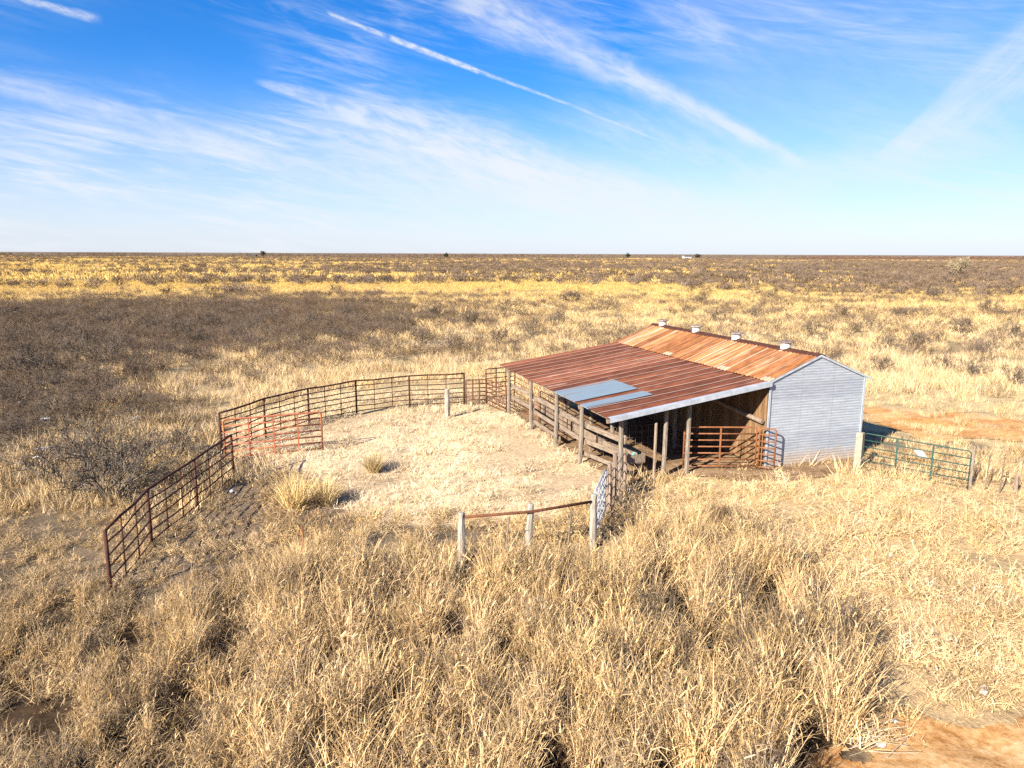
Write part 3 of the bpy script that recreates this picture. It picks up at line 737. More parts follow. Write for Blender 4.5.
# --- bare brush
def brush_tint(n, k=1.0): return tinted(np.array([.150, .106, .072]) * k, n, .22, .08)
X, Y = pts_fan(24, 130, 1.55, .0, .82, 8)
px, py = to_px(X, Y); b = dens_brush(px, py); c = fbm(X / 9.0, Y / 6.0, 4)
keep = outside(X, Y) & (rng.random(len(X)) < np.clip(np.where(px < 400, 1.9, 1.25) * b ** 1.25 + 1.1 * (c - .5), 0, 1)) & (b > .02)
X, Y = X[keep], Y[keep]; n = len(X)
scatter('brush', P3(X, Y), C_brush, rng.uniform(.34, .84, n) * np.clip(.55 + Y / 90, .6, 1.15) * np.where(X / Y < -.18, 1.12, .92), brush_tint(n), 'grey brown leafless brush covering the pasture', .08, .85)
X, Y = pts_fan(130, 1500, .050, .6, .80, 30)
px, py = to_px(X, Y); b = dens_brush(px, py); c = fbm(X / 45.0, Y / 22.0, 4)
keep = (rng.random(len(X)) < np.clip(.95 * b - .06 + 1.9 * (c - .5), 0, 1))
X, Y = X[keep], Y[keep]; n = len(X)
scatter('far_brush', P3(X, Y), C_brushfar, rng.uniform(.7, 1.5, n), brush_tint(n, 1.12), 'dark bands of leafless brush towards the horizon', .08, .75)

X, Y = pts_fan(1500, 3600, .0016, .0, .80, 30); c = fbm(X / 260.0, Y / 180.0, 3); keep = c > .52
X, Y, c = X[keep], Y[keep], c[keep]; n = len(X)
scatter('horizon_brush', P3(X, Y), C_brushfar, rng.uniform(1.4, 2.6, n) * (.6 + 4 * (c - .5)), brush_tint(n, 1.2), 'uneven line of low trees and brush along the horizon', .05, .8)

# ------------------------------------------------------------------ barn
barn = empty('barn', (BX, BY, 0), BTH)
tag(barn, 'rusty roofed cattle barn with corrugated zinc gable and open lean-to', 'barn')
def corr_wall(name, side):
    """horizontally corrugated end wall with gable outline; side 0 near, 1 far"""
    mb = MB(); pitch = .098; step = pitch / 4; z = .10; rows = []
    while z < AZ - .03:
        k = int(round((z - .10) / step)); off = (.0, 0.0045, .0, -.0045)[k % 4]
        lo, hi = 0.0, BW
        if z > EZ: t = (z - EZ) / (AZ - EZ); lo = BW / 2 * t; hi = BW - BW / 2 * t
        rows.append((z, off, lo, hi)); z += step
    y0 = -.03 if side == 0 else BL + .03
    sg = -1 if side == 0 else 1
    b = 0; V = []; Fc = []
    for z, off, lo, hi in rows:
        V += [(lo, y0 + sg * off, z), (hi, y0 + sg * off, z)]
    n = len(rows)
    for k in range(n - 1):
        Fc.append((2 * k, 2 * k + 1, 2 * k + 3, 2 * k + 2))
    mb.v = V; mb.f = Fc; mb.tone = [1.0] * len(V)
    # backing so the wall has thickness
    yb = y0 - sg * .05
    mb.quad([(0, yb, .1), (BW, yb, .1), (BW, yb, EZ), (BW / 2, yb, AZ - .03), (0, yb, EZ)])
    o = mb.build(name, M['siding'], barn); return o
corr_wall('gable_wall', 0); corr_wall('gable_wall', 1)
mb = MB(); pitch = .098; z = .10; k = 0
while z < EZ - .03:
    z2 = z + pitch / 4; o0 = (.0, 0.0045, .0, -.0045)[k % 4]; o1 = (.0, 0.0045, .0, -.0045)[(k + 1) % 4]
    mb.quad([(BW + .03 + o0, 0, z), (BW + .03 + o0, BL, z), (BW + .03 + o1, BL, z2), (BW + .03 + o1, 0, z2)]); z = z2; k += 1
mb.quad([(BW - .02, 0, .1), (BW - .02, BL, .1), (BW - .02, BL, EZ - .05), (BW - .02, 0, EZ - .05)])
mb.build('side_wall', M['siding'], barn)
mb = MB(); y = .03; r = random.Random(3)
while y < BL - .05:
    w = r.uniform(.13, .20)
    mb.box(-.03 + r.uniform(-.008, .008), 0.0, y, min(y + w - r.uniform(.008, .022), BL), r.uniform(.02, .10), EZ - .06, r.uniform(.55, 1.2)); y += w
mb.box(.012, .05, .03, BL - .03, .0, EZ - .08, .25)
mb.build('board_wall', M['board'], barn)
mb = MB(); mb.box(-.02, BW + .02, -.06, .06, -.1, .10); mb.box(-.02, BW + .02, BL - .06, BL + .06, -.1, .10); mb.box(BW - .05, BW + .05, .06, BL - .06, -.1, .097)
mb.build('sill_beam', M['brown_wood'], barn)
for x in (-.035, BW - .03):
    mb = MB(); mb.box(x, x + .075, -.075, -.045, .08, EZ - .02); mb.build('corner_trim', M['zinc'], barn)

def ribbed(name, x0, z0, x1, z1, y0, y1, mat, rib=.22, amp=.024, nx=8, sag=0.0, seed=1, thick=.012, sheetw=.66):
    """ribbed roof sheets between two level lines, ribs running down the slope"""
    nyv = int(round((y1 - y0) / (rib / 4))); V = []; Fc = []
    L = math.hypot(x1 - x0, z1 - z0); nxn, nzn = -(z1 - z0) / L, (x1 - x0) / L
    if nzn < 0: nxn, nzn = -nxn, -nzn
    rr = random.Random(seed); edge = {}
    for j in range(nyv + 1):
        y = y0 + (y1 - y0) * j / nyv; h = (0, amp, 0, -amp * .3)[j % 4]
        s = int((y - y0) / sheetw)
        if s not in edge: edge[s] = (rr.uniform(-.05, .03), rr.uniform(0, .014))
        for i in range(nx + 1):
            t = i / nx; tt = t
            ex = edge[s][0] * (t > .99)
            x = x0 + (x1 - x0) * tt + ex * (1 if x1 > x0 else -1) * .8; z = z0 + (z1 - z0) * tt
            hh = h + edge[s][1] - sag * math.sin(math.pi * t) * (.6 + .4 * math.sin(y * .9)) + .012 * math.sin(y * 2.3 + t * 5)
            V.append((x + nxn * hh, y, z + nzn * hh))
    for j in range(nyv):
        for i in range(nx):
            a = j * (nx + 1) + i; Fc.append((a, a + 1, a + nx + 2, a + nx + 1))
    n0 = len(V); V += [(x - nxn * thick, y, z - nzn * thick) for x, y, z in V]
    Fc += [tuple(q + n0 for q in f[::-1]) for f in Fc]
    # rim
    top = [j * (nx + 1) for j in range(nyv + 1)]; bot = [q + nx for q in top]
    for e in (top, bot, list(range(nx + 1)), [nyv * (nx + 1) + i for i in range(nx + 1)]):
        for p, q in zip(e, e[1:]): Fc.append((p, q, q + n0, p + n0))
    me = bpy.data.meshes.new(name); me.from_pydata(V, [], Fc); me.update()
    return link_mesh(name, me, mat, barn)
OV = .07
sl_ = (AZ - EZ) / (BW / 2)
ribbed('roof_slope', BW / 2 - .01, AZ + .035, -.10, EZ + .035 - .10 * sl_ + .03, -OV, BL + OV, M['roof_main'], nx=6, seed=2)
ribbed('roof_slope', BW / 2 + .01, AZ + .035, BW + .28, EZ + .035 - .28 * sl_, -OV, BL + OV, M['roof_main'], nx=6, seed=3)
mb = MB()
for y0, y1 in ((-OV - .02, 2.9), (2.88, 6.0), (5.98, 9.1), (9.08, BL + OV + .02)):
    zz = AZ + .075
    for s in (-1, 1):
        mb.quad([(BW / 2, y0, zz + .012), (BW / 2, y1, zz + .012), (BW / 2 + s * .20, y1, zz - .20 * sl_ + .012), (BW / 2 + s * .20, y0, zz - .20 * sl_ + .012)])
        mb.quad([(BW / 2 + s * .20, y0, zz - .20 * sl_ + .012), (BW / 2 + s * .20, y1, zz - .20 * sl_ + .012), (BW / 2 + s * .205, y1, zz - .20 * sl_ - .03), (BW / 2 + s * .205, y0, zz - .20 * sl_ - .03)])
mb.build('ridge_cap', M['pipe_rust'], barn)
for s in (-1, 1):   # rake trim at the near gable
    mb = MB(); x0, x1 = BW / 2, (BW + .28 if s > 0 else -.10)
    mb.beam((x0, -OV - .012, AZ + .01), (x1, -OV - .012, AZ + .01 - abs(x1 - x0) * sl_), .022, .07)
    mb.build('rake_trim', M['zinc'], barn)
for a_ in (1.83, 4.92, 7.94, 10.95):
    v = MB(); zb = AZ - .09
    prof = [(.17, 0), (.17, .30)]
    v.tube([(BW / 2, a_, zb), (BW / 2, a_, zb + .355)], .19, 14); v.tube([(BW / 2, a_, zb + .02), (BW / 2, a_, zb + .11)], [.25, .17], 14)
    vo = v.build('roof_vent', M['vent_white'], barn, smooth=False)
    c = MB(); c.tube([(BW / 2, a_, zb + .36), (BW / 2, a_, zb + .40), (BW / 2, a_, zb + .43)], [.28, .275, .19], 14)
    for q in range(4):
        an = q * math.pi / 2 + .4; c.tube([(BW / 2 + .15 * math.cos(an), a_ + .15 * math.sin(an), zb + .28), (BW / 2 + .2 * math.cos(an), a_ + .2 * math.sin(an), zb + .37)], .012, 4)
    c.build('vent_cap', M['vent_cap'], vo)
# lean-to
lsl = (EZ - LZ) / LW
lean = ribbed('lean_to_roof', -.03, EZ - .02, -LW - .05, LZ - .02, -.18, BL + .18, M['roof_lean'], nx=14, sag=.03, seed=5)
def roof_z(i): return LZ + (i + LW) * lsl
def patch(i0, i1, a0, a1):
    mb = MB(); nn = int((a1 - a0) / .042)
    for j in range(nn):
        ya = a0 + (a1 - a0) * j / nn; yb = a0 + (a1 - a0) * (j + 1) / nn
        ha = .040 + (.0, .012, .0, -.004)[j % 4]; hb = .040 + (.0, .012, .0, -.004)[(j + 1) % 4]
        mb.quad([(i0, ya, roof_z(i0) + ha - .02), (i1, ya, roof_z(i1) + ha - .03), (i1, yb, roof_z(i1) + hb - .03), (i0, yb, roof_z(i0) + hb - .02)])
    mb.quad([(i0, a0, roof_z(i0) + .02), (i0, a1, roof_z(i0) + .02), (i0, a1, roof_z(i0) - .025), (i0, a0, roof_z(i0) - .025)])
    o = mb.build('patch_panel', M['patch'], lean); return o
tag(patch(-LW - .06, -3.68, 2.68, 4.72), 'wide blue grey sheet patched into the rusty roof')
tag(patch(-LW - .06, -3.70, 1.52, 2.22), 'narrow blue grey sheet patched into the rusty roof')
mb = MB()
for s0, s1 in ((-LW - .08, -3.2), (-3.22, -.04)):
    z0, z1 = roof_z(s0), roof_z(s1)
    mb.quad([(s0, -.20, z0 - .12), (s1, -.20, z1 - .12), (s1, -.205, z1 + .035), (s0, -.205, z0 + .035)])
    mb.quad([(s0, -.205, z0 + .035), (s1, -.205, z1 + .035), (s1, -.03, z1 + .042), (s0, -.03, z0 + .042)])
mb.build('edge_flashing', M['zinc'], barn)
EAVE_A = (.35, 2.62, 5.05, 8.05, 11.1)
def post(pts, r, parent, mat, name='post', n=7):
    mb = MB(); mb.tube(pts, r, n); return mb.build(name, mat, parent)
pr_ = random.Random(9)
for a_ in EAVE_A:
    x = -5.93 if a_ > 1 else -5.50
    post([(x + pr_.uniform(-.05, .05), a_ + pr_.uniform(-.04, .04), -.2), (x + .01, a_, 1.0), (x, a_, roof_z(x) - .10)], [.088, .085, .078], barn, M['grey_wood'])
for (i_, a_) in ((-3.84, .30), (-2.92, .35), (-4.3, 3.4), (-2.9, 5.0), (-1.6, 3.4), (-3.0, 8.1), (-3.0, 11.2)):
    post([(i_ + pr_.uniform(-.05, .05), a_, -.2), (i_, a_ + .02, 1.2), (i_, a_, roof_z(i_) - .10)], [.085, .08, .072], barn, M['grey_wood'])
post([(-4.32, .15, -.1), (-4.28, .2, 1.95)], .05, barn, M['brown_wood'], 'support_pipe')
for a_ in (.3, 2.62, 5.05, 8.05, 11.1):
    mb = MB(); mb.beam((-LW + .05, a_, roof_z(-LW + .05) - .20), (-.08, a_, roof_z(-.08) - .20), .06, .14); mb.build('rafter', M['brown_wood'], barn)
for i_ in (-6.0, -4.5, -3.0, -1.5):
    mb = MB(); mb.beam((i_, -.1, roof_z(i_) - .105), (i_, BL + .1, roof_z(i_) - .105), .09, .045); mb.build('purlin', M['brown_wood'], barn)
# planks nailed to the eave posts
for k, (a0, a1) in enumerate(zip(EAVE_A, EAVE_A[1:])):
    for z, w in ((1.42, .19), (.82, .17), (.38, .15)):
        if z < .5 and k in (1, 3): continue
        x0 = -5.80 if a0 > 1 else -5.38; mb = MB()
        mb.beam((x0, a0 - .12, z + pr_.uniform(-.06, .06)), (-5.80, a1 + .12, z + pr_.uniform(-.06, .06)), .04, w)
        mb.build('rail_plank', M['plank_wood'], barn)
mb = MB(); mb.tube([(-.17, .04, 1.72), (-.28, 1.2, 1.86), (-.40, 2.9, 2.03)], [.08, .08, .075], 8); mb.build('log_brace', M['brown_wood'], barn)
# wire partition inside
mb = MB()
for k in range(16):
    x = -5.3 + k * .26; mb.tube([(x, 2.6, 0), (x, 2.6, 1.25)], .007, 4, False)
for z in np.linspace(.12, 1.25, 6): mb.tube([(-5.3, 2.6, z), (-1.4, 2.6, z)], .007, 4, False)
mb.build('wire_partition', M['wire'], barn)

# feed trough under the lean-to
ft = empty('feed_trough', b2w(-4.75, .55), BTH); tag(ft, 'long weathered plank feed trough under the low side of the lean-to', 'feed trough')
mb = MB(); mb.box(-.30, -.26, 0, 9.5, .48, .80); mb.build('side_plank', M['plank_wood'], ft)
mb = MB(); mb.box(.26, .30, 0, 9.5, .48, .80); mb.build('side_plank', M['plank_wood'], ft)
mb = MB(); mb.box(-.26, .26, .03, 9.47, .46, .50); mb.build('trough_floor', M['plank_wood'], ft)
for y in (0.002, 9.46):
    mb = MB(); mb.box(-.258, .258, y, y + .035, .502, .78); mb.build('end_board', M['plank_wood'], ft)
for y in (.3, 3.3, 6.3, 9.1):
    for x in (-.22, .22):
        mb = MB(); mb.box(x - .04, x + .04, y - .04, y + .04, -.1, .458); mb.build('leg', M['brown_wood'], ft)
mb = MB(); mb.tube([(0, 0, 0), (.06, .18, .04), (.02, .34, .0)], [.05, .07, .03], 7); o = mb.build('plastic_jug', M['turquoise']); o.location = b2w(-4.62, 1.1, .56)
tag(o, 'small turquoise plastic jug lying in the feed trough', 'jug')

# ------------------------------------------------------------------ gates, panels, fences
def gate(name, label, cat, p0, p1, h, z0, rails, stays, mat, r=.024, group=None, lattice=False, stay_r=None, brace=False):
    """tube gate: rounded outer frame, horizontal rails, upright stays"""
    p0 = Vector((p0[0], p0[1], 0)); p1 = Vector((p1[0], p1[1], 0)); d = p1 - p0; L = d.length
    g = empty(name, (p0.x, p0.y, gz(p0.x, p0.y)), math.atan2(d.y, d.x)); tag(g, label, cat, group)
    dzl = gz(p1.x, p1.y) - gz(p0.x, p0.y)
    S = lambda x, z: (x, 0, z + dzl * x / L)
    c = .09; T = z0 + h; mb = MB()
    mb.tube([S(0, z0 - .05), S(0, T - c), S(c * .3, T - c * .3), S(c, T), S(L / 2, T), S(L - c, T), S(L - c * .3, T - c * .3), S(L, T - c), S(L, z0 - .05)], r, 8)
    mb.build('frame', mat, g, smooth=True)
    for k in range(rails):
        z = z0 + h * k / rails; mb = MB(); mb.tube([S(.015, z), S(L - .015, z)], r * .85, 7); mb.build('rail', mat, g, smooth=True)
    for k in range(stays):
        x = L * (k + 1) / (stays + 1); mb = MB(); w = stay_r or r
        mb.box(x - w, x + w, -r * 1.25, -r * .9, z0 + dzl * x / L, T - r + dzl * x / L); mb.build('stay', mat, g)
    if lattice:
        mb = MB(); n = 7
        for k in range(-3, n):
            for s in (1, -1):
                xa = L * k / n; xb = xa + h
                za, zb = (z0, T) if s > 0 else (T, z0)
                t0 = max(0, -xa / (xb - xa)); t1 = min(1, (L - xa) / (xb - xa))
                if t1 > t0: mb.tube([S(xa + (xb - xa) * t0, za + (zb - za) * t0), S(xa + (xb - xa) * t1, za + (zb - za) * t1)], .010, 5)
        mb.build('lattice_mesh', mat, g)
    return g
def pipe_fence(name, label, tops, h, rails, stays, mat, r=.042, depth=.3):
    """pipe fence following points on the ground: posts, thin stays between them, level rails"""
    G = [Vector((x, y, gz(x, y))) for x, y in tops]
    e = empty(name, G[0]); tag(e, label, 'fence'); o = G[0]
    for p in G:
        mb = MB(); q = p - o; mb.tube([q + Vector((0, 0, -depth)), q + Vector((0, 0, h))], r, 8); mb.build('post', mat, e, smooth=True)
    for a_, b_ in zip(G, G[1:]):
        for k in range(stays):
            t = (k + 1) / (stays + 1); q = a_.lerp(b_, t) - o
            mb = MB(); mb.tube([q + Vector((0, 0, .08)), q + Vector((0, 0, h - .02))], r * .42, 6); mb.build('stay', mat, e, smooth=True)
    for k in range(rails):
        z = .16 + (h - .16) * k / (rails - 1); mb = MB(); rr = r * .85 if k == rails - 1 else r * .52
        pl = []
        for a_, b_ in zip(G, G[1:]):
            pl.append(a_ - o + Vector((0, 0, z + pr_.uniform(-.02, .02))))
            for t in (.33, .66): pl.append(a_.lerp(b_, t) - o + Vector((pr_.uniform(-.02, .02), pr_.uniform(-.02, .02), z + pr_.uniform(-.035, .015))))
        pl.append(G[-1] - o + Vector((0, 0, z))); mb.tube(pl, rr, 6); mb.build('rail', mat, e, smooth=True)
    return e
A = lambda x, y, z: at(x, y, z)[:2]
pipe_fence('pipe_fence', 'straight dark rusted pipe fence running out at the near left', [A(105, 532, 1.55), A(147, 490, 1.55), A(194, 459.5, 1.55), A(231, 435.5, 1.55)], 1.55, 6, 2, M['pipe_rust'])
back = [A(219, 413, 1.6), A(263.6, 399.5, 1.6), A(307.6, 388.6, 1.6), A(355.6, 380, 1.6), A(409, 375, 1.6), A(464, 373.6, 1.6)]
pipe_fence('pipe_fence', 'curved dark rusted pipe fence around the far side of the pen', back, 1.6, 7, 2, M['pipe_rust'], .045)
gate('corral_panel', 'orange red livestock panel standing in the left corner of the pen', 'livestock panel', A(223, 420, 1.5), A(321, 414, 1.5), 1.42, .08, 6, 3, M['red_panel'], .034, stay_r=.03)
pe = A(464, 373.6, 1.6)
gate('corral_panel', 'low rusty brown livestock panel between the curved fence and the lean-to', 'livestock panel', (pe[0] + .1, pe[1] - .2), A(486, 379.5, 1.3), 1.22, .08, 6, 2, M['rail_rust'], .032)
gate('corral_panel', 'low rusty brown livestock panel touching the far corner post of the lean-to', 'livestock panel', A(486.6, 379.6, 1.3), b2w(-6.0, 11.25), 1.22, .08, 6, 2, M['rail_rust'], .032)
gate('corral_panel', 'rusty livestock panel just beyond the far low corner of the lean-to', 'livestock panel', A(486, 369, 1.6), A(515, 366, 1.6), 1.5, .1, 6, 2, M['pipe_rust'], .03)
gate('corral_panel', 'rusty livestock panel inside the lean-to at its far end', 'livestock panel', b2w(-5.25, 12.3), b2w(-5.35, 8.6), 1.5, .1, 6, 2, M['orange_rust'], .022)
gate('corral_panel', 'rusty livestock panel inside the lean-to beside the feed trough', 'livestock panel', b2w(-5.35, 8.4), b2w(-5.4, 5.2), 1.5, .1, 6, 2, M['pipe_rust'], .022)
gate('tube_gate', 'long rusty orange tube gate across the open front of the lean-to', 'gate', b2w(-2.80, .80), b2w(-.40, .0), 1.40, .15, 6, 1, M['orange_rust'], .030)
gate('tube_gate', 'short rusty orange gate swung edge-on against the zinc gable wall', 'gate', b2w(-.34, -.10), b2w(.06, -.44), 1.40, .15, 6, 0, M['orange_rust'], .030)
gp = A(860, 470, 0.0)
gL = A(864.5, 433.6, 1.3); gR = A(972, 449.8, 1.3)
gate('tube_gate', 'green tube gate beside the right corner of the zinc gable', 'gate', gL, gR, 1.22, .10, 5, 2, M['green_pipe'], .022, stay_r=.028)
def wood_post(name, label, x, y, h, r, mat, cat='post', lean=(0, 0), group=None, square=False):
    z = gz(x, y); mb = MB(); n = 4 if square else 9; rr = random.Random(int(x * 100) + 5)
    pts = [(0, 0, -.3), (lean[0] * .3, lean[1] * .3, h * .35), (lean[0] * .7, lean[1] * .7, h * .75), (lean[0], lean[1], h - .03), (lean[0], lean[1], h)]
    mb.tube(pts, [r * 1.08, r * 1.02, r * .97, r * .95, r * .7], n)
    for k, v in enumerate(mb.v):
        if not square: mb.v[k] = (v[0] + rr.uniform(-.008, .008), v[1] + rr.uniform(-.008, .008), v[2] + (rr.uniform(-.02, .01) if v[2] > h - .05 else 0))
    o = mb.build(name, mat, None, (x, y, z)); tag(o, label, cat, group); return o
wood_post('gate_post', 'thick cream square post at the right corner of the zinc gable', gL[0] - .16, gL[1] - .06, 1.36, .16, M['concrete'], square=True)
wood_post('gate_post', 'slim white post holding the far right end of the green gate', gR[0] + .10, gR[1] + .02, 1.5, .05, M['grey_wood'], square=True)
wood_post('wood_post', 'pale grey wooden post standing before the curved pipe fence', *A(447, 389, 1.35), 1.35, .125, M['pale_wood'])
rp = A(1019, 463, 1.0)
wood_post('wood_post', 'short brown weathered post at the right edge of the picture', rp[0], rp[1], .68, .06, M['brown_wood'])
wf = empty('wire_fence', (gR[0] + .1, gR[1], 0)); tag(wf, 'thin sagging wire fence from the green gate to the short brown post', 'fence')
for z in (.35, .7, 1.05):
    mb = MB(); a_ = Vector((0, 0, z)); b_ = Vector((rp[0] - gR[0] - .1, rp[1] - gR[1], z * .95)); m_ = a_.lerp(b_, .5) - Vector((0, 0, .05)); mb.tube([a_, m_, b_], .006, 4); mb.build('wire', M['wire'], wf)
for t in (.33, .66):
    mb = MB(); q = Vector((rp[0] - gR[0] - .1, rp[1] - gR[1], 0)) * t; mb.tube([q + Vector((0, 0, -.1)), q + Vector((.03, 0, 1.15))], .02, 6); mb.build('picket', M['wire'], wf)

# front rail fence
F0, F1, F2 = A(461.5, 514, 1.4), A(531, 503.5, 1.5), A(594, 497, 1.45)
rf = empty('rail_fence', (F0[0], F0[1], gz(*F0))); tag(rf, 'three grey wooden posts joined by one rusty pipe along the near pen side', 'fence')
for (x, y), h, ln in ((F0, 1.42, .02), (F1, 1.52, .10), (F2, 1.47, .0)):
    mb = MB(); q = Vector((x - F0[0], y - F0[1], gz(x, y) - gz(*F0))); rr = random.Random(int(x * 50))
    mb.tube([q + Vector((-ln, 0, -.3)), q + Vector((-ln * .5, 0, h * .4)), q + Vector((-.01, 0, h * .8)), q + Vector((0, 0, h - .03)), q + Vector((0, 0, h))], [.098, .094, .088, .084, .06], 9)
    mb.v = [(a0 + rr.uniform(-.008, .008), b0 + rr.uniform(-.008, .008), c0) for a0, b0, c0 in mb.v]
    mb.build('post', M['pale_wood'], rf)
mb = MB(); d1 = Vector((F1[0] - F0[0], F1[1] - F0[1], 0)); d2 = Vector((F2[0] - F0[0], F2[1] - F0[1], 0))
mb.tube([Vector((.05, 0, 1.30)), d1 + Vector((0, -.09, 1.30)), d2 + Vector((-.02, -.02, 1.32))], .038, 8); mb.build('rail', M['rail_rust'], rf, smooth=True)
for z in (.45, .85):
    mb = MB(); mb.tube([Vector((.05, 0, z)), d1 + Vector((0, -.08, z - .02)), d2 + Vector((0, 0, z))], .006, 4); mb.build('wire', M['wire'], rf)
for t, h in ((.32, 1.15), (.8, 1.2)):
    mb = MB(); q = d2 * t; mb.tube([q + Vector((0, .03, -.1)), q + Vector((.03, .02, h * .5)), q + Vector((.09, .02, h))], .02, 6); mb.build('picket', M['grey_wood'], rf)
g0 = Vector((*A(595, 494, 1.45), 0)); gd = (Vector((*A(606.5, 468, 1.45), 0)) - g0).normalized()
gate('lattice_gate', 'white pipe gate with lattice mesh swung open beside the near posts', 'gate', g0, g0 + gd * 2.25, 1.23, .22, 5, 2, M['white_pipe'], .026, lattice=True, stay_r=.03)
# broken wire fence with brush from the white gate to the corner of the lean-to
ge = g0 + gd * 2.4; bc = b2w(-5.55, -.15)
bf = empty('stick_fence', (ge.x, ge.y, 0)); tag(bf, 'ragged fence of weathered sticks and wire between white gate and lean-to corner', 'fence')
V = Vector((bc[0] - ge.x, bc[1] - ge.y, 0))
for t, h, r_ in ((.16, 1.45, .07), (.42, 1.55, .075), (.95, 1.3, .06)):
    mb = MB(); mb.tube([V * t + Vector((0, 0, -.2)), V * t + Vector((.03, .02, h * .5)), V * t + Vector((-.02, .0, h))], [r_, r_ * .95, r_ * .8], 8); mb.build('post', M['brown_wood'], bf)
for k in range(9):
    t = .05 + .1 * k; mb = MB(); mb.tube([V * t + Vector((0, .02, -.1)), V * (t + pr_.uniform(-.05, .05)) + Vector((pr_.uniform(-.1, .1), 0, pr_.uniform(.8, 1.4)))], [.022, .014], 5); mb.build('stick', M['brown_wood'], bf)
for z in (.25, .55, .85, 1.15):
    mb = MB(); mb.tube([Vector((0, 0, z)), V * .5 + Vector((0, 0, z - .05)), V + Vector((0, 0, z))], .016, 5); mb.build('wire', M['wire'], bf)
tp = A(304, 566, 0.05); mb = MB(); mb.tube([(0, 0, -.2), (.01, 0, 1.1)], .026, 6); o = mb.build('steel_stake', M['orange_rust'], None, (tp[0], tp[1], gz(*tp)))
tag(o, 'thin rust red steel stake standing alone in the near left grass', 'stake')

# ------------------------------------------------------------------ clumps, litter, snow, scrap
def clump(label, px_, py_, s, col, seed):
    x, y = A(px_, py_, 0); mb = blades(seed, 520, .26, (.55, 1.0), (.010, .018), (.02, .75), 4, .35)
    m_ = mat_clump('bunchgrass_%d' % seed, col); o = mb.build('bunchgrass', m_, None, (x, y, gz(x, y))); o.scale = (s, s, s * 1.15)
    tag(o, label, 'grass clump'); return o
clump('largest yellow bunchgrass clump in the left of the pen', 296, 508, 1.15, (.80, .58, .26), 31)
clump('yellow bunchgrass clump just right of the largest one', 326, 502, .95, (.78, .57, .27), 32)
clump('small tan bunchgrass clump alone in the middle of the pen', 374, 472, .8, (.50, .37, .18), 33)
def crumple(name, label, cat, px_, py_, sx, sy, sz, mat, seed, lift=.0):
    x, y = A(px_, py_, 0); sx *= .68; sy *= .68; sz *= .68; bm = bmesh.new(); bmesh.ops.create_icosphere(bm, subdivisions=3, radius=1.0); rr = random.Random(seed)
    o3 = [Vector((rr.uniform(-1, 1), rr.uniform(-1, 1), rr.uniform(-1, 1))) * 2.2 for _ in range(7)]
    for v in bm.verts:
        f = 1 + .16 * sum(math.sin(o.dot(v.co) * 2.0 + k) for k, o in enumerate(o3)) / 2.0 + rr.uniform(-.07, .07)
        v.co = Vector((v.co.x * sx * f, v.co.y * sy * f, max(v.co.z, -.35) * sz * f))
    me = bpy.data.meshes.new(name); bm.to_mesh(me); bm.free()
    o = link_mesh(name, me, mat, None, (x, y, gz(x, y) + sz * .3 + lift)); o.rotation_euler.z = rr.uniform(0, 6); tag(o, label, cat); return o
WP = M['white_plastic']
crumple('plastic_bag', 'larger white crumpled bag on bare sand at the lower right edge', 'litter', 983, 688, .11, .15, .12, WP, 1)
crumple('plastic_bag', 'small white crumpled bag where tall grass meets the dirt road', 'litter', 894, 724, .10, .08, .07, WP, 2)
crumple('plastic_bag', 'small pale bag caught high in the matted grass right of centre', 'litter', 812, 598, .10, .09, .09, WP, 3, .30)
crumple('plastic_bag', 'tiny white scrap in the tall grass below the white gate', 'litter', 629, 606, .07, .08, .07, WP, 4, .75)
crumple('plastic_bag', 'flat pale scrap among dead stalks beside the dirt road', 'litter', 880, 747, .11, .07, .04, WP, 5, .03)
crumple('plastic_bag', 'white bag lying at the foot of the near left pipe fence end', 'litter', 232, 492, .12, .10, .08, WP, 6, .05)
for k, (x_, y_, s_, lb_) in enumerate(((45, 452, .42, 'largest white snow patch in the dark brush at the left'), (17, 467, .28, 'white snow patch nearest the left edge of the picture'),
        (38, 461, .20, 'small snow patch between the two larger ones at the left'), (44, 421, .34, 'thin snow patch above the largest one in the brush'),
        (136, 420, .26, 'snow patch beside pale grass above the big bare shrub'), (130, 409, .18, 'tiny snow patch farthest up the slope of pale grass'), (20, 404, .28, 'thin far snow patch in the dark brush at the left'))):
    crumple('snow_patch', lb_, 'snow patch', x_, y_, s_, s_ * .7, .07, M['snow'], 40 + k, .10)
x, y = A(926, 459, .2); mb = MB(); mb.box(-.20, .20, -.02, .0, 0, .36); o = mb.build('scrap_sheet', WP, None, (x + .1, y + .3, gz(x, y) + .12)); o.rotation_euler = (-1.0, .12, .35)
tag(o, 'pale scrap sheet lying in the grass behind the green gate', 'scrap')
x, y = A(868, 742, 0); mb = MB(); rr = random.Random(8)
for _ in range(34):
    an = max(-.3, min(.7, rr.gauss(.2, .3))); L = rr.uniform(.3, .9); cx, cy, cz = rr.gauss(0, .22), rr.gauss(0, .16), rr.uniform(.02, .16)
    d = Vector((math.cos(an), math.sin(an), rr.uniform(-.06, .10))); c_ = Vector((cx, cy, cz))
    mb.tube([c_ - d * L / 2, c_ + Vector((0, 0, rr.uniform(-.02, .03))), c_ + d * L / 2], [.008, .007, .004], 4, True, rr.uniform(.6, 1.2))
o = mb.build('stalk_pile', mat_clump('bleached_stalks', (.42, .34, .235)), None, (x, y, gz(x, y) + .03)); tag(o, 'heap of fallen bleached stalks at the edge of the dirt road', 'stalk pile')
# dark brush pile at far left
x, y = A(3, 318, 0); mb = shrub(77, 3.0, 1.5, 26, 2, .10, (2, 3), .40, .06); o = mb.build('brush_pile', M['rock_brush'], None, (x, y, gz(x, y))); o.scale = (1.3, 1.0, .62)
tag(o, 'dark heap of dead branches at the left edge in the pasture', 'brush pile')

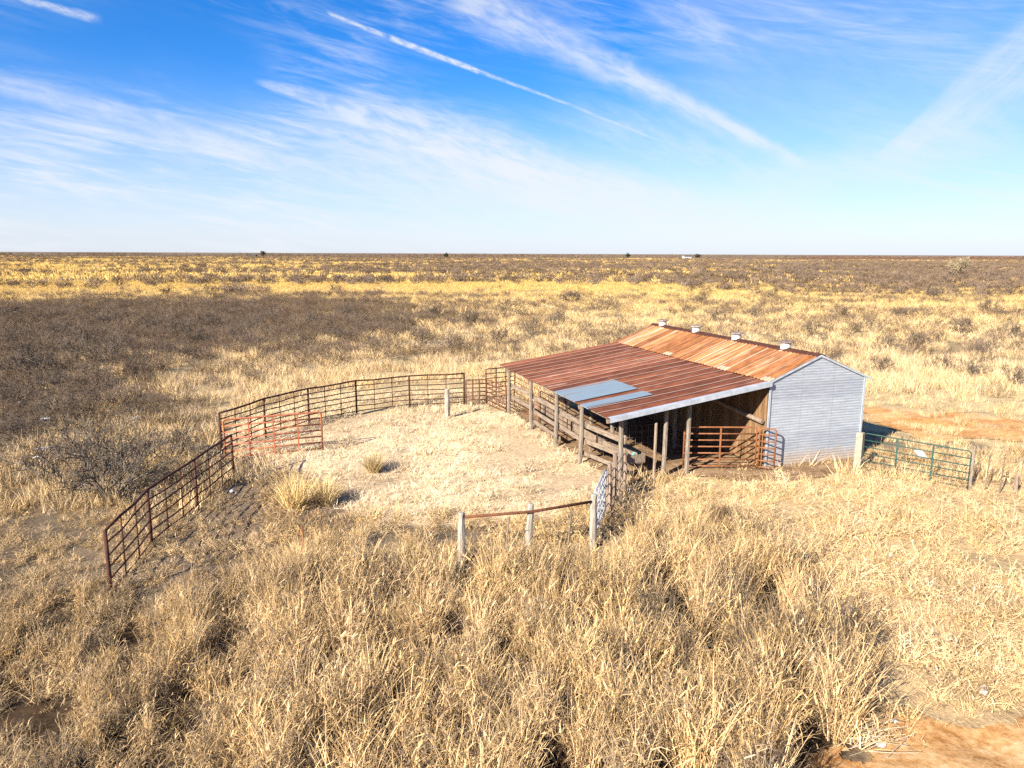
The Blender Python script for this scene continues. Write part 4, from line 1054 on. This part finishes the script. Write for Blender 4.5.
# ------------------------------------------------------------------ individual bare shrubs
SM = [shrub(700 + k, 2.0, 1.1, 8, 4, .028, (2, 4), .33, .0085).mesh('bare_shrub') for k in range(5)]
for m_ in SM: m_.materials.append(M['twig_near'])
def put_shrub(px_, py_, s, label, group=None, k=None, sz=1.0):
    x, y = A(px_, py_, 0); o = bpy.data.objects.new('bare_shrub', SM[(int(px_ * 7 + py_) if k is None else k) % 5]); COL.objects.link(o)
    o.location = (x, y, gz(x, y)); o.scale = (s, s, s * sz); o.rotation_euler = (0, 0, px_ * 1.7); tag(o, label, 'shrub', group); return o
BIG = shrub(731, 2.6, .95, 13, 4, .040, (2, 4), .34, .0095).mesh('bare_shrub'); BIG.materials.append(M['twig_grey'])
o = put_shrub(112, 500, 1.12, 'big spreading bare shrub just left of the near pipe fence', k=0, sz=.95); o.data = BIG
put_shrub(60, 486, 1.35, 'wide bare shrub left of the big one beside the pipe fence', k=1, sz=.8)
put_shrub(168, 462, 1.0, 'low bare shrub between the big shrub and the curved fence', k=2, sz=.8)
put_shrub(958, 333, 1.15, 'tall bare shrub in golden grass far right beyond the dirt track', k=3)
put_shrub(572, 303, 1.7, 'broad dark bare shrub standing above the lean-to roof in the pasture', k=4, sz=.9)
gl_ = 'bare grey brown shrub in the pale grass beyond the barn'; gg = 'bare shrubs in the grass beyond the barn'
for x_, y_, s_ in ((720, 322, 1.0), (752, 318, .9), (810, 335, .9), (885, 352, .9), (917, 345, .8), (985, 356, .9), (1010, 338, 1.0), (940, 372, .7), (880, 372, .7), (975, 378, .8), (840, 318, 1.0), (900, 318, .9), (700, 305, 1.2), (770, 300, 1.2), (990, 312, 1.2), (868, 330, .8), (1015, 385, .8), (935, 300, 1.3)):
    put_shrub(x_, y_, s_, gl_, gg)
gl_ = 'bare grey brown shrub in the pasture above the curved pipe fence'; gg = 'bare shrubs above the curved pipe fence'
for x_, y_, s_ in ((300, 352, 1.0), (340, 345, 1.0), (382, 352, .9), (420, 345, 1.0), (455, 352, .9), (497, 345, 1.0), (530, 335, 1.0), (560, 326, 1.0), (470, 325, 1.1), (430, 318, 1.1), (510, 312, 1.2), (395, 326, 1.1), (610, 312, 1.2), (350, 318, 1.2)):
    put_shrub(x_, y_, s_, gl_, gg)
gl_ = 'bare grey shrub of the dense brush left of the pen'; gg = 'bare shrubs of the dense brush left of the pen'
for x_, y_, s_ in ((40, 378, 1.35), (110, 366, 1.3), (180, 340, 1.3), (80, 352, 1.4), (250, 336, 1.3), (20, 440, .9), (60, 425, .9), (100, 412, .85), (15, 410, 1.0), (55, 395, .9), (95, 385, .9), (140, 378, .9), (30, 372, 1.0), (75, 362, 1.0), (120, 352, 1.0), (170, 360, .9), (200, 348, 1.0), (240, 344, 1.0), (15, 350, 1.1), (60, 340, 1.1), (150, 334, 1.1), (210, 330, 1.1), (265, 328, 1.1), (315, 330, 1.0), (110, 328, 1.1)):
    put_shrub(x_, y_, s_, gl_, gg)

# ------------------------------------------------------------------ far trees, poles and farm buildings
def bare_tree(label, px_, py_, H, mat, seed):
    x, y = A(px_, py_, 0); e = empty('bare_tree', (x, y, gz(x, y))); tag(e, label, 'tree')
    t = MB(); t.tube([(0, 0, -.3), (.1, 0, H * .14), (.05, .1, H * .3)], [.32, .26, .2], 8); t.build('trunk', mat, e)
    c = shrub(seed, H * .72, 1.15, 16, 3, .13, (2, 4), .36, .07); c.v = [(a_, b_, c_ + H * .22) for a_, b_, c_ in c.v]; c.build('crown', mat, e)
bare_tree('pale cream leafless tree on the right before the horizon', 958, 277, 8.5, M['pale_twig'], 811)
def dark_tree(label, X, Y, H, Wd, seed):
    e = empty('dark_tree', (X, Y, gz(X, Y))); tag(e, label, 'tree'); rr = random.Random(seed)
    t = MB(); t.tube([(0, 0, -.5), (0, 0, H * .4)], [.45, .3], 7); t.build('trunk', M['bark'], e)
    mb = MB()
    for _ in range(420):
        v = Vector((rr.gauss(0, 1), rr.gauss(0, 1), rr.gauss(0, 1))).normalized() * (rr.random() ** .4)
        lump = 1 + .25 * math.sin(v.x * 5 + seed) + .2 * math.sin(v.y * 6)
        p = Vector((v.x * Wd * .5 * lump, v.y * Wd * .5 * lump, H * .6 + v.z * H * .4 * lump)); s = rr.uniform(.35, .8)
        a_ = Vector((rr.gauss(0, 1), rr.gauss(0, 1), rr.gauss(0, 1))).normalized(); b_ = a_.cross(Vector((rr.gauss(0, 1), rr.gauss(0, 1), rr.gauss(0, 1)))).normalized()
        mb.quad([p - a_ * s, p + b_ * s, p + a_ * s, p - b_ * s])
    mb.build('crown', M['dark_leaf'], e)
def farpt(px_, Yd):
    d = ray(px_, 254); return d[0] / d[1] * Yd, Yd
dark_tree('lone dark tree on the horizon left of centre', *farpt(446, 1150), 7.5, 9, 1)
dark_tree('dark round tree on the horizon above the barn roof', *farpt(628, 1250), 8.5, 10, 2)
dark_tree('dark tree beside the pale farmhouse on the horizon', *farpt(698, 1230), 8.0, 11, 3)
dark_tree('tall dark tree beside the dark farm shed on the left horizon', *farpt(263, 1200), 11, 8, 4)
def house(label, X, Y, w, d, h, rise, wall, roof, rz):
    e = empty('farm_building', (X, Y, gz(X, Y)), rz); tag(e, label, 'building')
    b = MB(); b.quad([(-w / 2, -d / 2, -1), (w / 2, -d / 2, -1), (w / 2, -d / 2, h), (-w / 2, -d / 2, h)]); b.quad([(-w / 2, d / 2, -1), (w / 2, d / 2, -1), (w / 2, d / 2, h), (-w / 2, d / 2, h)])
    for s in (-1, 1): b.quad([(s * w / 2, -d / 2, -1), (s * w / 2, d / 2, -1), (s * w / 2, d / 2, h), (s * w / 2, 0, h + rise), (s * w / 2, -d / 2, h)])
    b.build('wall', wall, e)
    r_ = MB()
    for s in (-1, 1): r_.box(-w / 2 - .4, w / 2 + .4, 0, math.hypot(d / 2 + .5, rise), 0, .15, 1, Matrix.Translation((0, 0, h + rise)) @ Matrix.Rotation(math.pi if s < 0 else 0, 4, 'Z') @ Matrix.Rotation(-math.atan2(rise, d / 2), 4, 'X'))
    r_.build('roof', roof, e)
    for k in range(2):
        wn = MB(); xc = -w / 4 + k * w / 2; wn.box(xc - .9, xc + .9, -d / 2 - .06, -d / 2 - .01, 1.0, 2.3); wn.build('window', M['dark_glass'], e)
    dn = MB(); dn.box(-.6, .6, -d / 2 - .07, -d / 2 - .01, -.2, 2.2); dn.build('door', M['dark_glass'], e)
house('pale farmhouse on the horizon above the barn', *farpt(687, 1200), 12, 8, 3.4, 2.0, M['house_wall'], M['house_roof'], .15)
house('small dark farm shed on the left horizon', *farpt(254, 1210), 8, 6, 3.0, 1.5, M['house_roof'], M['house_roof'], -.1)
for k, (px_, Yd, h, lb_) in enumerate(((187, 1500, 10, 'thin utility pole on the left horizon, second from the left'), (240, 1500, 10, 'thin utility pole on the left horizon near the dark shed'), (113, 1500, 10, 'thin utility pole at the far left of the horizon'), (672, 1350, 9, 'thin utility pole on the horizon left of the pale farmhouse'))):
    X, Y = farpt(px_, Yd); e = empty('utility_pole', (X, Y, gz(X, Y))); tag(e, lb_, 'utility pole')
    mb = MB(); mb.tube([(0, 0, -1), (0, 0, h)], [.22, .16], 7); mb.build('pole', M['bark'], e)
    mb = MB(); mb.box(-1.3, 1.3, -.1, .1, h - .8, h - .55); mb.build('crossarm', M['bark'], e)
